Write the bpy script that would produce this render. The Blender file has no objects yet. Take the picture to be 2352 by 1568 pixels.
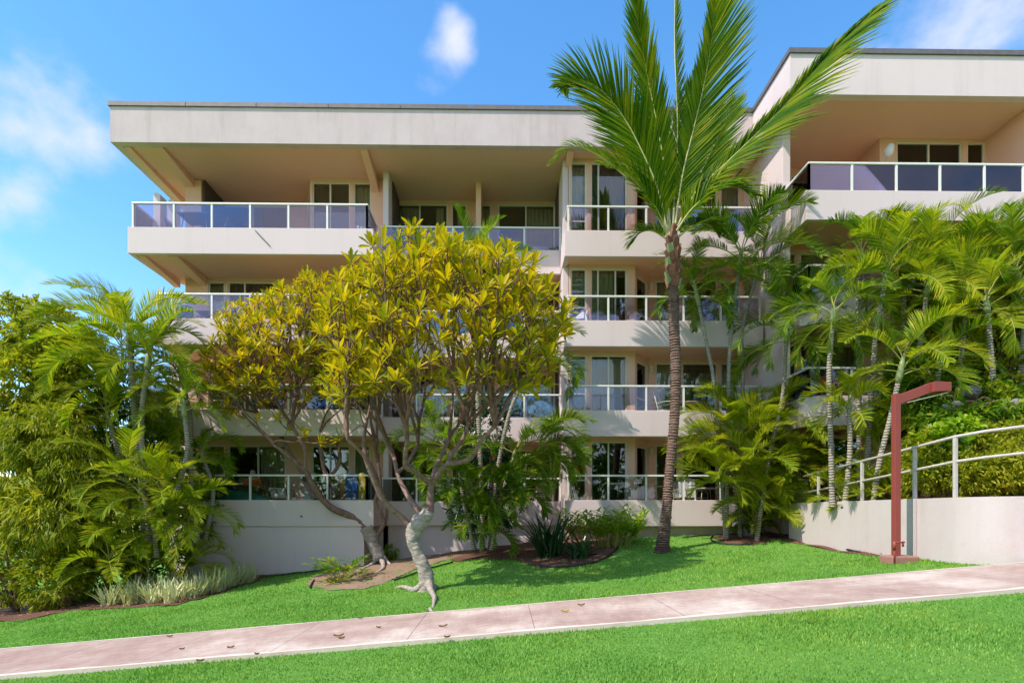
import bpy, math, random
import numpy as np
from mathutils import Vector, Matrix
R = math.radians
random.seed(11); np.random.seed(11)
scene = bpy.context.scene
col = scene.collection

# ------------------------------------------------------------------ camera model (photo read in a 2352 x 1568 frame)
F = 1300.0; YAW = R(0.85); HZ = 1178.0; EYE = 1.49
CA, SA = math.cos(YAW), math.sin(YAW)
def ray(u, v):
    x = (u - 1176.0) / F
    return Vector((x * CA + SA, -x * SA + CA, -(v - HZ) / F))
def P(u, v, Y):
    d = ray(u, v); t = Y / d.y
    return Vector((d.x * t, Y, d.z * t + EYE))
def X(u, Y): return P(u, HZ, Y).x
def Z(u, v, Y): return P(u, v, Y).z
def sstep(a, b, t):
    t = min(1, max(0, (t - a) / (b - a))); return t * t * (3 - 2 * t)
def ground(x, y):
    b = 0.2 + 0.26 * math.exp(-((x - 2.0) / 4.5) ** 2)
    if x < -9: b *= sstep(-16, -9, x)
    xx = max(-17, min(13, x))
    return 0.082 * xx + b * sstep(12.3, 17.4, y)
def G(u, v):
    d = ray(u, v); t = 3.0
    while t < 40:
        p = d * t
        if p.z + EYE <= ground(p.x, p.y): break
        t += 0.02
    return Vector((p.x, p.y, ground(p.x, p.y)))

# ------------------------------------------------------------------ object helpers
def tag(o, label=None, cat=None, group=None, kind=None):
    if label: o['label'] = label
    if cat: o['category'] = cat
    if group: o['group'] = group
    if kind: o['kind'] = kind
    return o
def thing(name, loc, label, cat, group=None):
    o = bpy.data.objects.new(name, None); col.objects.link(o)
    o.location = loc; o.empty_display_size = 0.2
    return tag(o, label, cat, group)
def wpos(o):
    p = Vector(o.location)
    while o.parent: o = o.parent; p = p + Vector(o.location)
    return p

class MB:
    def __init__(s): s.v = []; s.f = []
    def add(s, vs, fs):
        n = len(s.v); s.v.extend([tuple(p) for p in vs]); s.f.extend([tuple(i + n for i in f) for f in fs])
    def box(s, x0, x1, y0, y1, z0, z1, M=None):
        ps = [(x0,y0,z0),(x1,y0,z0),(x1,y1,z0),(x0,y1,z0),(x0,y0,z1),(x1,y0,z1),(x1,y1,z1),(x0,y1,z1)]
        if M: ps = [M(*p) for p in ps]
        s.add(ps, [(0,3,2,1),(4,5,6,7),(0,1,5,4),(1,2,6,5),(2,3,7,6),(3,0,4,7)])
        return s
    def quad(s, a, b, c, d): s.add([a,b,c,d], [(0,1,2,3)]); return s
    def prism(s, pts, z0, z1):
        n = len(pts)
        s.add([(x,y,z0) for x,y in pts] + [(x,y,z1) for x,y in pts],
              [tuple(reversed(range(n))), tuple(range(n,2*n))] + [(i,(i+1)%n,(i+1)%n+n,i+n) for i in range(n)])
        return s
    def tube(s, pts, rad, n=8, cap=True, jit=0.0, squash=None):
        pts = [Vector(p) for p in pts]
        if not hasattr(rad, '__len__'): rad = [rad] * len(pts)
        t0 = (pts[1] - pts[0]).normalized()
        ref = Vector((0,0,1)) if abs(t0.z) < 0.9 else Vector((1,0,0))
        a = t0.cross(ref).normalized()
        vs = []; fs = []
        for i, p in enumerate(pts):
            t = (pts[min(i+1,len(pts)-1)] - pts[max(i-1,0)])
            if t.length < 1e-6: t = t0
            t = t.normalized(); a = (a - t * a.dot(t))
            if a.length < 1e-5: a = t.orthogonal()
            a = a.normalized(); b = t.cross(a)
            for k in range(n):
                th = 2 * math.pi * k / n
                r = rad[i] * (1 + random.uniform(-jit, jit))
                vs.append(p + (a * math.cos(th) + b * math.sin(th)) * r)
        for i in range(len(pts) - 1):
            for k in range(n):
                k2 = (k + 1) % n
                fs.append((i*n+k, i*n+k2, (i+1)*n+k2, (i+1)*n+k))
        if cap:
            fs.append(tuple(reversed(range(n)))); fs.append(tuple(range((len(pts)-1)*n, len(pts)*n)))
        s.add(vs, fs); return s
    def build(s, name, mat, parent=None, smooth=False, bevel=0, at=None):
        me = bpy.data.meshes.new(name)
        o = bpy.data.objects.new(name, me); col.objects.link(o)
        off = Vector((0,0,0))
        if parent is not None:
            o.parent = parent; off = wpos(parent)
        elif at is not None:
            off = Vector(at); o.location = off
        V = np.array(s.v, dtype=np.float32).reshape(-1, 3) - np.array(off, dtype=np.float32)
        me.from_pydata(V.tolist(), [], s.f)
        me.materials.append(mat)
        if smooth: me.polygons.foreach_set('use_smooth', [True] * len(me.polygons))
        if bevel:
            m = o.modifiers.new('bevel', 'BEVEL'); m.width = bevel; m.segments = 2; m.limit_method = 'ANGLE'
        me.update()
        return o
def sub(o): return o

def spline(pts, n=6):
    pts = [Vector(p) for p in pts]
    if len(pts) < 3: return [pts[0].lerp(pts[-1], i / n) for i in range(n + 1)]
    out = []
    q = [pts[0] * 2 - pts[1]] + pts + [pts[-1] * 2 - pts[-2]]
    for i in range(1, len(q) - 2):
        a, b, c, d = q[i-1], q[i], q[i+1], q[i+2]
        for k in range(n):
            t = k / n
            out.append(0.5 * ((2*b) + (c-a)*t + (2*a-5*b+4*c-d)*t*t + (3*b-a-3*c+d)*t*t*t))
    out.append(pts[-1]); return out

# ------------------------------------------------------------------ materials
def newmat(name):
    m = bpy.data.materials.new(name); m.use_nodes = True
    nt = m.node_tree; nt.nodes.clear()
    return m, nt, nt.nodes, nt.links
def N(nt, t, **kw):
    n = nt.nodes.new(t)
    for k, v in kw.items():
        if k in n.inputs.keys() if isinstance(k, str) else False: n.inputs[k].default_value = v
        else: setattr(n, k, v)
    return n
def noise(nt, scale, detail=4, rough=0.55, coord='Object', stretch=None):
    tc = nt.nodes.new('ShaderNodeTexCoord'); nz = nt.nodes.new('ShaderNodeTexNoise')
    nz.inputs['Scale'].default_value = scale; nz.inputs['Detail'].default_value = detail; nz.inputs['Roughness'].default_value = rough
    src = tc.outputs[coord]
    if stretch:
        mp = nt.nodes.new('ShaderNodeMapping'); mp.inputs['Scale'].default_value = stretch
        nt.links.new(src, mp.inputs['Vector']); src = mp.outputs['Vector']
    nt.links.new(src, nz.inputs['Vector']); return nz
def ramp(nt, fac, stops):
    r = nt.nodes.new('ShaderNodeValToRGB'); e = r.color_ramp.elements
    while len(e) > 1: e.remove(e[-1])
    e[0].position = stops[0][0]; e[0].color = (*stops[0][1], 1)
    for p, c in stops[1:]:
        x = e.new(p); x.color = (*c, 1)
    nt.links.new(fac, r.inputs['Fac']); return r
def mixc(nt, fac, a, b, mode='MIX'):
    m = nt.nodes.new('ShaderNodeMix'); m.data_type = 'RGBA'; m.blend_type = mode
    if hasattr(fac, 'links'): nt.links.new(fac, m.inputs[0])
    else: m.inputs[0].default_value = fac
    for s, k in ((a, 6), (b, 7)):
        if hasattr(s, 'links'): nt.links.new(s, m.inputs[k])
        else: m.inputs[k].default_value = (*s, 1)
    return m.outputs[2]
def bump(nt, h, strength, dist=0.02):
    b = nt.nodes.new('ShaderNodeBump'); b.inputs['Strength'].default_value = strength; b.inputs['Distance'].default_value = dist
    nt.links.new(h, b.inputs['Height']); return b.outputs['Normal']
def princ(nt, colr, rough=0.8, metal=0, spec=0.3, normal=None):
    p = nt.nodes.new('ShaderNodeBsdfPrincipled')
    if hasattr(colr, 'links'): nt.links.new(colr, p.inputs['Base Color'])
    else: p.inputs['Base Color'].default_value = (*colr, 1)
    p.inputs['Roughness'].default_value = rough; p.inputs['Metallic'].default_value = metal
    p.inputs['Specular IOR Level'].default_value = spec
    if normal is not None: nt.links.new(normal, p.inputs['Normal'])
    return p
def out(nt, sh):
    o = nt.nodes.new('ShaderNodeOutputMaterial'); nt.links.new(sh, o.inputs['Surface'])

def stucco(name, c, dirt=(0.55, 0.5, 0.46), amount=0.35, grime=0.0):
    m, nt, _, L = newmat(name)
    n1 = noise(nt, 0.9, 6, 0.65); n2 = noise(nt, 3.0, 8, 0.7, stretch=(1, 1, 0.35)); n3 = noise(nt, 45, 3)
    r1 = ramp(nt, n1.outputs['Fac'], [(0.42, (0,0,0)), (0.68, (1,1,1))])
    r2 = ramp(nt, n2.outputs['Fac'], [(0.5, (0,0,0)), (0.72, (1,1,1))])
    c1 = mixc(nt, 0.5, r1.outputs[0], r2.outputs[0], 'MIX')
    ma = nt.nodes.new('ShaderNodeMath'); ma.operation = 'MULTIPLY'; ma.inputs[1].default_value = amount
    L.new(c1, ma.inputs[0])
    n5 = noise(nt, 1.5, 7, 0.62, stretch=(1.7, 1.7, 0.14)); r5 = ramp(nt, n5.outputs['Fac'], [(0.54, (1,1,1)), (0.74, (0.80,0.77,0.75))])
    cc = mixc(nt, ma.outputs[0], c, tuple(a * b for a, b in zip(c, [d / 0.62 for d in dirt])))
    cc = mixc(nt, 0.8 * min(1, amount * 2), cc, mixc(nt, 1.0, cc, r5.outputs[0], 'MULTIPLY'))
    if grime:
        # wear rising from the footing: follows the wall's own height
        tc = nt.nodes.new('ShaderNodeTexCoord'); sp = nt.nodes.new('ShaderNodeSeparateXYZ'); L.new(tc.outputs['Object'], sp.inputs[0])
        n4 = noise(nt, 2.2, 8, 0.75)
        r4 = ramp(nt, n4.outputs['Fac'], [(0.5, (0,0,0)), (0.66, (1,1,1))])
        m4 = nt.nodes.new('ShaderNodeMath'); m4.operation = 'MULTIPLY'; m4.inputs[1].default_value = grime; L.new(r4.outputs[0], m4.inputs[0])
        cc = mixc(nt, m4.outputs[0], cc, (0.42, 0.27, 0.2))
    h = nt.nodes.new('ShaderNodeMath'); h.operation = 'ADD'
    L.new(n3.outputs['Fac'], h.inputs[0]); L.new(n2.outputs['Fac'], h.inputs[1])
    p = princ(nt, cc, 0.92, 0, 0.15, bump(nt, h.outputs[0], 0.35, 0.012)); out(nt, p.outputs[0]); return m
def plain(name, c, rough=0.5, metal=0, spec=0.4, var=0.12, scale=8, bmp=0.0):
    m, nt, _, L = newmat(name)
    n1 = noise(nt, scale, 5)
    cc = mixc(nt, n1.outputs['Fac'], tuple(x * (1 - var) for x in c), tuple(min(1, x * (1 + var)) for x in c))
    p = princ(nt, cc, rough, metal, spec, bump(nt, n1.outputs['Fac'], bmp, 0.01) if bmp else None)
    out(nt, p.outputs[0]); return m
def leafmat(name, stops, trans=0.35, rough=0.45, spec=0.35, nscale=1.2, patch=None):
    m, nt, _, L = newmat(name)
    g = nt.nodes.new('ShaderNodeNewGeometry')
    n1 = noise(nt, nscale, 3)
    ad = nt.nodes.new('ShaderNodeMath'); ad.operation = 'MULTIPLY_ADD'; ad.inputs[1].default_value = 0.7
    sb = nt.nodes.new('ShaderNodeMath'); sb.operation = 'MULTIPLY_ADD'; sb.inputs[1].default_value = 0.9; sb.inputs[2].default_value = -0.28
    L.new(n1.outputs['Fac'], sb.inputs[0]); L.new(g.outputs['Random Per Island'], ad.inputs[0]); L.new(sb.outputs[0], ad.inputs[2])
    r = ramp(nt, ad.outputs[0], stops)
    rc = r.outputs[0]
    if patch:
        n9 = noise(nt, 0.45, 4); r9 = ramp(nt, n9.outputs['Fac'], [(0.40, (1,1,1)), (0.66, patch)]); rc = mixc(nt, 1.0, rc, r9.outputs[0], 'MULTIPLY')
    p = princ(nt, rc, rough, 0, spec)
    t = nt.nodes.new('ShaderNodeBsdfTranslucent')
    br = mixc(nt, 0.5, r.outputs[0], (0.9, 1.0, 0.25), 'MULTIPLY')
    sc = mixc(nt, 1.0, br, (1.6, 1.6, 1.3), 'MULTIPLY')
    L.new(sc, t.inputs['Color'])
    mx = nt.nodes.new('ShaderNodeMixShader'); mx.inputs[0].default_value = trans
    L.new(p.outputs[0], mx.inputs[1]); L.new(t.outputs[0], mx.inputs[2]); out(nt, mx.outputs[0]); return m
def glassmat(name, tint, refl=0.25, rtint=(1,1,1), rough=0.0):
    m, nt, _, L = newmat(name)
    tr = nt.nodes.new('ShaderNodeBsdfTransparent'); tr.inputs['Color'].default_value = (*tint, 1)
    gl = nt.nodes.new('ShaderNodeBsdfGlossy'); gl.inputs['Color'].default_value = (*rtint, 1); gl.inputs['Roughness'].default_value = rough
    lw = nt.nodes.new('ShaderNodeFresnel'); lw.inputs['IOR'].default_value = 1.5
    ad = nt.nodes.new('ShaderNodeMath'); ad.operation = 'ADD'; ad.use_clamp = True; ad.inputs[1].default_value = refl; L.new(lw.outputs[0], ad.inputs[0])
    mx = nt.nodes.new('ShaderNodeMixShader'); L.new(ad.outputs[0], mx.inputs[0])
    L.new(tr.outputs[0], mx.inputs[1]); L.new(gl.outputs[0], mx.inputs[2]); out(nt, mx.outputs[0]); return m

M = {}
M['stucco'] = stucco('white_stucco', (0.70, 0.585, 0.575), amount=0.22)
M['stucco_worn'] = stucco('worn_roof_stucco', (0.60, 0.50, 0.49), dirt=(0.46, 0.42, 0.41), amount=0.6)
M['soffit'] = stucco('tan_stucco', (0.78, 0.495, 0.36), amount=0.15)
M['footing'] = stucco('stained_footing', (0.62, 0.48, 0.40), dirt=(0.45, 0.3, 0.22), amount=0.5, grime=0.7)
M['gardenwall'] = stucco('garden_wall_stucco', (0.57, 0.50, 0.48), dirt=(0.5, 0.44, 0.4), amount=0.18, grime=0.15)
M['coping'] = plain('grey_metal_coping', (0.17, 0.15, 0.15), 0.55, 0.3, 0.4, 0.35, 6)
M['metal'] = plain('white_painted_metal', (0.78, 0.77, 0.72), 0.4, 0, 0.4, 0.06, 12)
M['rail_worn'] = plain('worn_handrail_paint', (0.52, 0.47, 0.42), 0.6, 0, 0.3, 0.3, 14)
M['frame'] = plain('cream_window_frame', (0.66, 0.64, 0.55), 0.45, 0, 0.4, 0.06, 10)
M['rail_glass'] = glassmat('tinted_rail_glass', (0.80, 0.79, 0.85), 0.05, (0.85, 0.82, 0.97))
M['win_glass'] = glassmat('window_glass', (0.80, 0.82, 0.78), 0.04, (0.9, 0.95, 1.0))
M['clear_glass'] = glassmat('clear_rail_glass', (0.84, 0.86, 0.86), 0.02, (0.8, 0.85, 1.0))
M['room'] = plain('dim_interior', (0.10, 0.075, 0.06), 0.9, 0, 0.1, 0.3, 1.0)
def curtain_mat(name, c):
    return plain(name, c, 0.9, 0, 0.1, 0.15, 3)
M['curtain'] = curtain_mat('beige_curtain', (0.62, 0.55, 0.38))
M['curtain_red'] = curtain_mat('rust_red_curtain', (0.36, 0.06, 0.025))
M['curtain_brown'] = curtain_mat('brown_curtain', (0.20, 0.13, 0.08))
M['red_paint'] = plain('maroon_paint', (0.27, 0.058, 0.045), 0.45, 0.0, 0.4, 0.12, 5)
M['red_base'] = stucco('red_stained_concrete', (0.34, 0.17, 0.14), amount=0.5, grime=0.3)
M['lens'] = plain('milky_lamp_lens', (0.6, 0.62, 0.5), 0.3)
M['black'] = plain('black_rubber', (0.018, 0.018, 0.02), 0.6)
M['white_plastic'] = plain('white_plastic', (0.74, 0.74, 0.72), 0.4)
M['tan_metal'] = plain('beige_chair_metal', (0.55, 0.46, 0.33), 0.45)
M['dark_metal'] = plain('dark_chair_metal', (0.03, 0.03, 0.045), 0.45)
M['sling'] = plain('dark_blue_sling', (0.035, 0.045, 0.10), 0.7)
M['kayak'] = plain('teal_kayak_shell', (0.0, 0.22, 0.15), 0.25, 0, 0.5, 0.1, 4)
M['darkcloth'] = plain('dark_cloth', (0.03, 0.022, 0.03), 0.9)
M['orange'] = plain('orange_cloth', (0.62, 0.13, 0.04), 0.85)
M['blue'] = plain('blue_board', (0.02, 0.09, 0.36), 0.4)
M['yellow'] = plain('yellow_board', (0.62, 0.42, 0.02), 0.4)
M['towel'] = plain('white_towel', (0.75, 0.74, 0.72), 0.95)
M['brown_towel'] = plain('brown_orange_towel', (0.42, 0.16, 0.05), 0.95)
M['skin'] = plain('skin', (0.55, 0.30, 0.20), 0.55)
M['hair'] = plain('grey_hair', (0.4, 0.36, 0.33), 0.8)
M['khaki'] = plain('dark_shorts', (0.06, 0.06, 0.08), 0.85)

# foliage (greens to yellow)
M['plumeria_leaf'] = leafmat('plumeria_leaf', [(0.0, (0.09,0.15,0.006)), (0.30, (0.27,0.27,0.007)), (0.60, (0.50,0.39,0.008)), (0.9, (0.68,0.45,0.008))], 0.35, 0.45, 0.25)
M['coconut_leaf'] = leafmat('coconut_leaf', [(0.0, (0.02,0.075,0.002)), (0.4, (0.075,0.17,0.003)), (0.75, (0.20,0.27,0.004)), (1.0, (0.40,0.32,0.01))], 0.4, 0.5, 0.12)
M['areca_leaf'] = leafmat('areca_leaf', [(0.0, (0.03,0.09,0.006)), (0.4, (0.09,0.19,0.010)), (0.75, (0.22,0.31,0.015)), (1.0, (0.45,0.36,0.02))], 0.4, 0.5, 0.15)
M['areca_yellow'] = leafmat('yellow_areca_leaf', [(0.0, (0.07,0.15,0.008)), (0.35, (0.18,0.27,0.010)), (0.7, (0.36,0.39,0.018)), (1.0, (0.56,0.44,0.02))], 0.4, 0.5, 0.15)  # yellower green than the other areca leaves
M['hedge_leaf'] = leafmat('mixed_hedge_leaf', [(0.0, (0.05,0.10,0.008)), (0.35, (0.18,0.23,0.010)), (0.7, (0.36,0.36,0.015)), (1.0, (0.55,0.47,0.035))], 0.38, 0.5, 0.2, 0.7)
M['dark_strap'] = leafmat('dark_strap_leaf', [(0.0, (0.006,0.03,0.012)), (0.5, (0.014,0.065,0.02)), (1.0, (0.05,0.13,0.03))], 0.15, 0.3, 0.5)
M['bright_leaf'] = leafmat('bright_ginger_leaf', [(0.0, (0.09,0.22,0.01)), (0.5, (0.24,0.40,0.015)), (1.0, (0.50,0.52,0.02))], 0.3, 0.4)
M['aloe'] = leafmat('pale_aloe_leaf', [(0.0, (0.30,0.36,0.14)), (0.4, (0.55,0.58,0.30)), (0.75, (0.66,0.62,0.38)), (1.0, (0.7,0.30,0.12))], 0.15, 0.5)
M['dry_leaf'] = leafmat('dry_leaf', [(0.0, (0.10,0.045,0.02)), (0.5, (0.24,0.13,0.05)), (1.0, (0.40,0.27,0.12))], 0.15, 0.8)
M['yellow_leaf'] = leafmat('fallen_yellow_leaf', [(0.0, (0.5,0.38,0.02)), (1.0, (0.6,0.45,0.03))], 0.15, 0.6)
M['rachis'] = plain('yellow_green_rachis', (0.30, 0.30, 0.06), 0.5)
M['rachis_pale'] = plain('pale_rachis', (0.50, 0.47, 0.20), 0.5)
M['crownshaft'] = plain('green_crownshaft', (0.22, 0.27, 0.10), 0.45, 0, 0.4, 0.25, 6)
M['grass'] = leafmat('grass_blade', [(0.0, (0.08,0.21,0.03)), (0.5, (0.17,0.37,0.065)), (1.0, (0.33,0.50,0.13))], 0.3, 0.7, 0.1, 1.5, patch=(1.25, 0.98, 0.75))

def bark(name, c0, c1, scale=6, rings=0.0, bmp=0.8, ringscale=16, zs=1.3):
    m, nt, _, L = newmat(name)
    n1 = noise(nt, scale, 8, 0.7, stretch=(1, 1, zs)); n2 = noise(nt, 2.6, 5)
    fac = n1.outputs['Fac']; h = fac
    if rings:
        tc = nt.nodes.new('ShaderNodeTexCoord'); w = nt.nodes.new('ShaderNodeTexWave'); w.wave_type = 'BANDS'; w.bands_direction = 'Z'
        w.inputs['Scale'].default_value = ringscale; w.inputs['Distortion'].default_value = 3.5; w.inputs['Detail'].default_value = 4
        w.inputs['Detail Scale'].default_value = 2.2
        L.new(tc.outputs['Object'], w.inputs['Vector'])
        mm = nt.nodes.new('ShaderNodeMix'); mm.inputs[0].default_value = rings
        L.new(fac, mm.inputs[2]); L.new(w.outputs['Fac'], mm.inputs[3]); fac = mm.outputs[0]; h = fac
    r = ramp(nt, fac, [(0.3, c0), (0.62, c1)])
    cc = mixc(nt, n2.outputs['Fac'], r.outputs[0], tuple(x * 1.0 for x in c1))
    p = princ(nt, mixc(nt, 0.45, cc, r.outputs[0]), 0.85, 0, 0.2, bump(nt, h, bmp, 0.03)); out(nt, p.outputs[0]); return m
M['plumeria_bark'] = bark('plumeria_trunk_bark', (0.10, 0.07, 0.055), (0.52, 0.45, 0.39), 9, 0.0, 1.6, 9, zs=2.2)
M['plumeria_bark_dark'] = bark('plumeria_branch_bark', (0.055, 0.022, 0.018), (0.25, 0.145, 0.115), 9, 0, 0.8)
M['plumeria_limb'] = bark('plumeria_limb_bark', (0.07, 0.032, 0.026), (0.31, 0.20, 0.165), 10, 0, 1.0)
M['coconut_bark'] = bark('coconut_bark', (0.022, 0.012, 0.010), (0.30, 0.19, 0.15), 7, 0.6, 1.0, 7)
M['areca_bark'] = bark('ringed_areca_bark', (0.09, 0.08, 0.055), (0.42, 0.37, 0.30), 4, 0.8, 0.6, 5)
M['boot'] = bark('palm_boot_fibre', (0.05, 0.02, 0.012), (0.26, 0.12, 0.07), 14, 0, 1.0)
M['soil'] = stucco('red_brown_soil', (0.13, 0.065, 0.045), dirt=(0.9, 0.9, 0.8), amount=0.6)
M['dust'] = stucco('pale_dusty_soil', (0.27, 0.19, 0.13), dirt=(0.4, 0.4, 0.35), amount=0.8)
M['rock'] = stucco('grey_lava_rock', (0.25, 0.23, 0.22), dirt=(0.3, 0.28, 0.26), amount=0.8)

def lawn_mat():
    m, nt, _, L = newmat('mown_lawn')
    n1 = noise(nt, 0.5, 4); n2 = noise(nt, 28, 6, 0.75)
    r = ramp(nt, n2.outputs['Fac'], [(0.3, (0.06,0.16,0.025)), (0.6, (0.14,0.31,0.05)), (0.8, (0.24,0.42,0.09))])
    cc = mixc(nt, n1.outputs['Fac'], r.outputs[0], (0.14, 0.31, 0.05))
    p = princ(nt, cc, 0.9, 0, 0.1, bump(nt, n2.outputs['Fac'], 0.8, 0.03)); out(nt, p.outputs[0]); return m
M['lawn'] = lawn_mat()
def path_mat():
    m, nt, _, L = newmat('pink_concrete')
    n1 = noise(nt, 0.55, 7, 0.65); n2 = noise(nt, 9, 7, 0.75); n3 = noise(nt, 3.0, 5, 0.6, stretch=(22, 1.0, 1))
    r = ramp(nt, n1.outputs['Fac'], [(0.36, (0.37,0.25,0.21)), (0.50, (0.48,0.36,0.30)), (0.64, (0.64,0.55,0.47))])
    r2 = ramp(nt, n2.outputs['Fac'], [(0.38, (0.86,0.82,0.80)), (0.6, (1,1,1))])
    r3 = ramp(nt, n3.outputs['Fac'], [(0.35, (0.88,0.86,0.85)), (0.6, (1,1,1))])
    cc = mixc(nt, 1.0, r.outputs[0], r2.outputs[0], 'MULTIPLY'); cc = mixc(nt, 0.8, cc, r3.outputs[0], 'MULTIPLY')
    ad = nt.nodes.new('ShaderNodeMath'); ad.operation = 'ADD'; L.new(n2.outputs['Fac'], ad.inputs[0]); L.new(n3.outputs['Fac'], ad.inputs[1])
    p = princ(nt, cc, 0.9, 0, 0.2, bump(nt, ad.outputs[0], 0.35, 0.006)); out(nt, p.outputs[0]); return m
M['path'] = path_mat()
M['path_edge'] = stucco('pale_path_edge', (0.66, 0.56, 0.47), amount=0.6)
M['joint'] = plain('dark_joint', (0.16, 0.09, 0.075), 0.95)
# ================================================================== CAMERA, SUN, SKY
cam_d = bpy.data.cameras.new('camera'); cam = bpy.data.objects.new('camera', cam_d); col.objects.link(cam)
cam.location = (0, 0, EYE); cam.rotation_euler = (R(90), 0, -YAW)
cam_d.sensor_width = 36; cam_d.lens = 36 * F / 2352; cam_d.shift_y = (HZ - 784) / 2352; cam_d.clip_end = 3000
scene.camera = cam
tosun = Vector((-3.5, -2.2, 5.3)).normalized()
sd = bpy.data.lights.new('sun', 'SUN'); sun = bpy.data.objects.new('sun', sd); col.objects.link(sun)
sd.energy = 2.55; sd.angle = R(0.5); sd.color = (1.0, 0.91, 0.82)
sun.rotation_euler = tosun.to_track_quat('Z', 'Y').to_euler(); sun.location = (-10, -8, 25)
w = bpy.data.worlds.new('World'); scene.world = w; w.use_nodes = True
nt = w.node_tree; nt.nodes.clear(); L = nt.links
sky = nt.nodes.new('ShaderNodeTexSky'); sky.sky_type = 'NISHITA'; sky.sun_disc = False
sky.sun_elevation = math.asin(tosun.z); sky.sun_rotation = math.atan2(tosun.x, tosun.y)
sky.air_density = 1.0; sky.dust_density = 0.25; sky.ozone_density = 1.0; sky.altitude = 0
hs = nt.nodes.new('ShaderNodeHueSaturation'); hs.inputs['Saturation'].default_value = 1.3; hs.inputs['Hue'].default_value = 0.497; L.new(sky.outputs[0], hs.inputs['Color'])
bg = nt.nodes.new('ShaderNodeBackground'); bg.inputs['Strength'].default_value = 0.15; L.new(hs.outputs[0], bg.inputs['Color'])
tc = nt.nodes.new('ShaderNodeTexCoord')
mp_ = nt.nodes.new('ShaderNodeMapping'); mp_.inputs['Scale'].default_value = (1, 1, 1.25); L.new(tc.outputs['Generated'], mp_.inputs['Vector'])
nz = nt.nodes.new('ShaderNodeTexNoise'); nz.inputs['Scale'].default_value = 5.5; nz.inputs['Detail'].default_value = 8; nz.inputs['Roughness'].default_value = 0.52
nz.inputs['Distortion'].default_value = 0.0
L.new(mp_.outputs[0], nz.inputs['Vector'])
def blob(u, v, rad, soft, weight):
    d = ray(u, v).normalized()
    ds = nt.nodes.new('ShaderNodeVectorMath'); ds.operation = 'DISTANCE'; ds.inputs[1].default_value = d
    nm = nt.nodes.new('ShaderNodeVectorMath'); nm.operation = 'NORMALIZE'; L.new(tc.outputs['Generated'], nm.inputs[0]); L.new(nm.outputs[0], ds.inputs[0])
    mr = nt.nodes.new('ShaderNodeMapRange'); mr.interpolation_type = 'SMOOTHSTEP'; mr.inputs['From Min'].default_value = rad + soft; mr.inputs['From Max'].default_value = max(0.0, rad - soft)
    mr.inputs['To Min'].default_value = 0; mr.inputs['To Max'].default_value = weight
    L.new(ds.outputs['Value'], mr.inputs['Value']); return mr.outputs[0]
acc = None
for b_ in ((240, 400, 0.12, 0.13, 0.52), (150, 480, 0.10, 0.13, 0.50), (290, 560, 0.12, 0.13, 0.52), (60, 640, 0.12, 0.14, 0.42), (60, 360, 0.06, 0.08, 0.30), (1055, 75, 0.012, 0.042, 0.42), (2300, 20, 0.10, 0.15, 0.38),
           (1600, 240, 0.03, 0.08, 0.25), 'back'):
    if b_ == 'back':  # unseen clouds added behind the viewer for glass reflections and white fill
        sx = nt.nodes.new('ShaderNodeSeparateXYZ'); L.new(tc.outputs['Generated'], sx.inputs[0]); mr = nt.nodes.new('ShaderNodeMapRange')
        mr.inputs['From Min'].default_value = 0.1; mr.inputs['From Max'].default_value = -0.5; mr.inputs['To Max'].default_value = 0.58; L.new(sx.outputs['Y'], mr.inputs['Value']); o_ = mr.outputs[0]
    else: o_ = blob(*b_)
    if acc is None: acc = o_
    else:
        a_ = nt.nodes.new('ShaderNodeMath'); a_.operation = 'MAXIMUM'; L.new(acc, a_.inputs[0]); L.new(o_, a_.inputs[1]); acc = a_.outputs[0]
nm_ = nt.nodes.new('ShaderNodeMath'); nm_.operation = 'MULTIPLY_ADD'; nm_.inputs[1].default_value = 1.9; nm_.inputs[2].default_value = -0.66; L.new(nz.outputs['Fac'], nm_.inputs[0])
ad = nt.nodes.new('ShaderNodeMath'); ad.operation = 'ADD'; L.new(nm_.outputs[0], ad.inputs[0]); L.new(acc, ad.inputs[1])
cr = nt.nodes.new('ShaderNodeMapRange'); cr.interpolation_type = 'SMOOTHSTEP'; cr.inputs['From Min'].default_value = 0.62; cr.inputs['From Max'].default_value = 1.12; cr.inputs['To Max'].default_value = 0.92
L.new(ad.outputs[0], cr.inputs['Value'])
cb = nt.nodes.new('ShaderNodeBackground'); cb.inputs['Color'].default_value = (0.82, 0.85, 1.0, 1); cb.inputs['Strength'].default_value = 0.5
mx = nt.nodes.new('ShaderNodeMixShader'); L.new(cr.outputs[0], mx.inputs[0]); L.new(bg.outputs[0], mx.inputs[1]); L.new(cb.outputs[0], mx.inputs[2])
wo = nt.nodes.new('ShaderNodeOutputWorld'); L.new(mx.outputs[0], wo.inputs['Surface'])
scene.view_settings.view_transform = 'Standard'; scene.view_settings.look = 'None'; scene.view_settings.exposure = 1.17; scene.view_settings.gamma = 1
scene.render.engine = 'CYCLES'
scene.cycles.max_bounces = 8; scene.cycles.transparent_max_bounces = 24; scene.cycles.diffuse_bounces = 4

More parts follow.
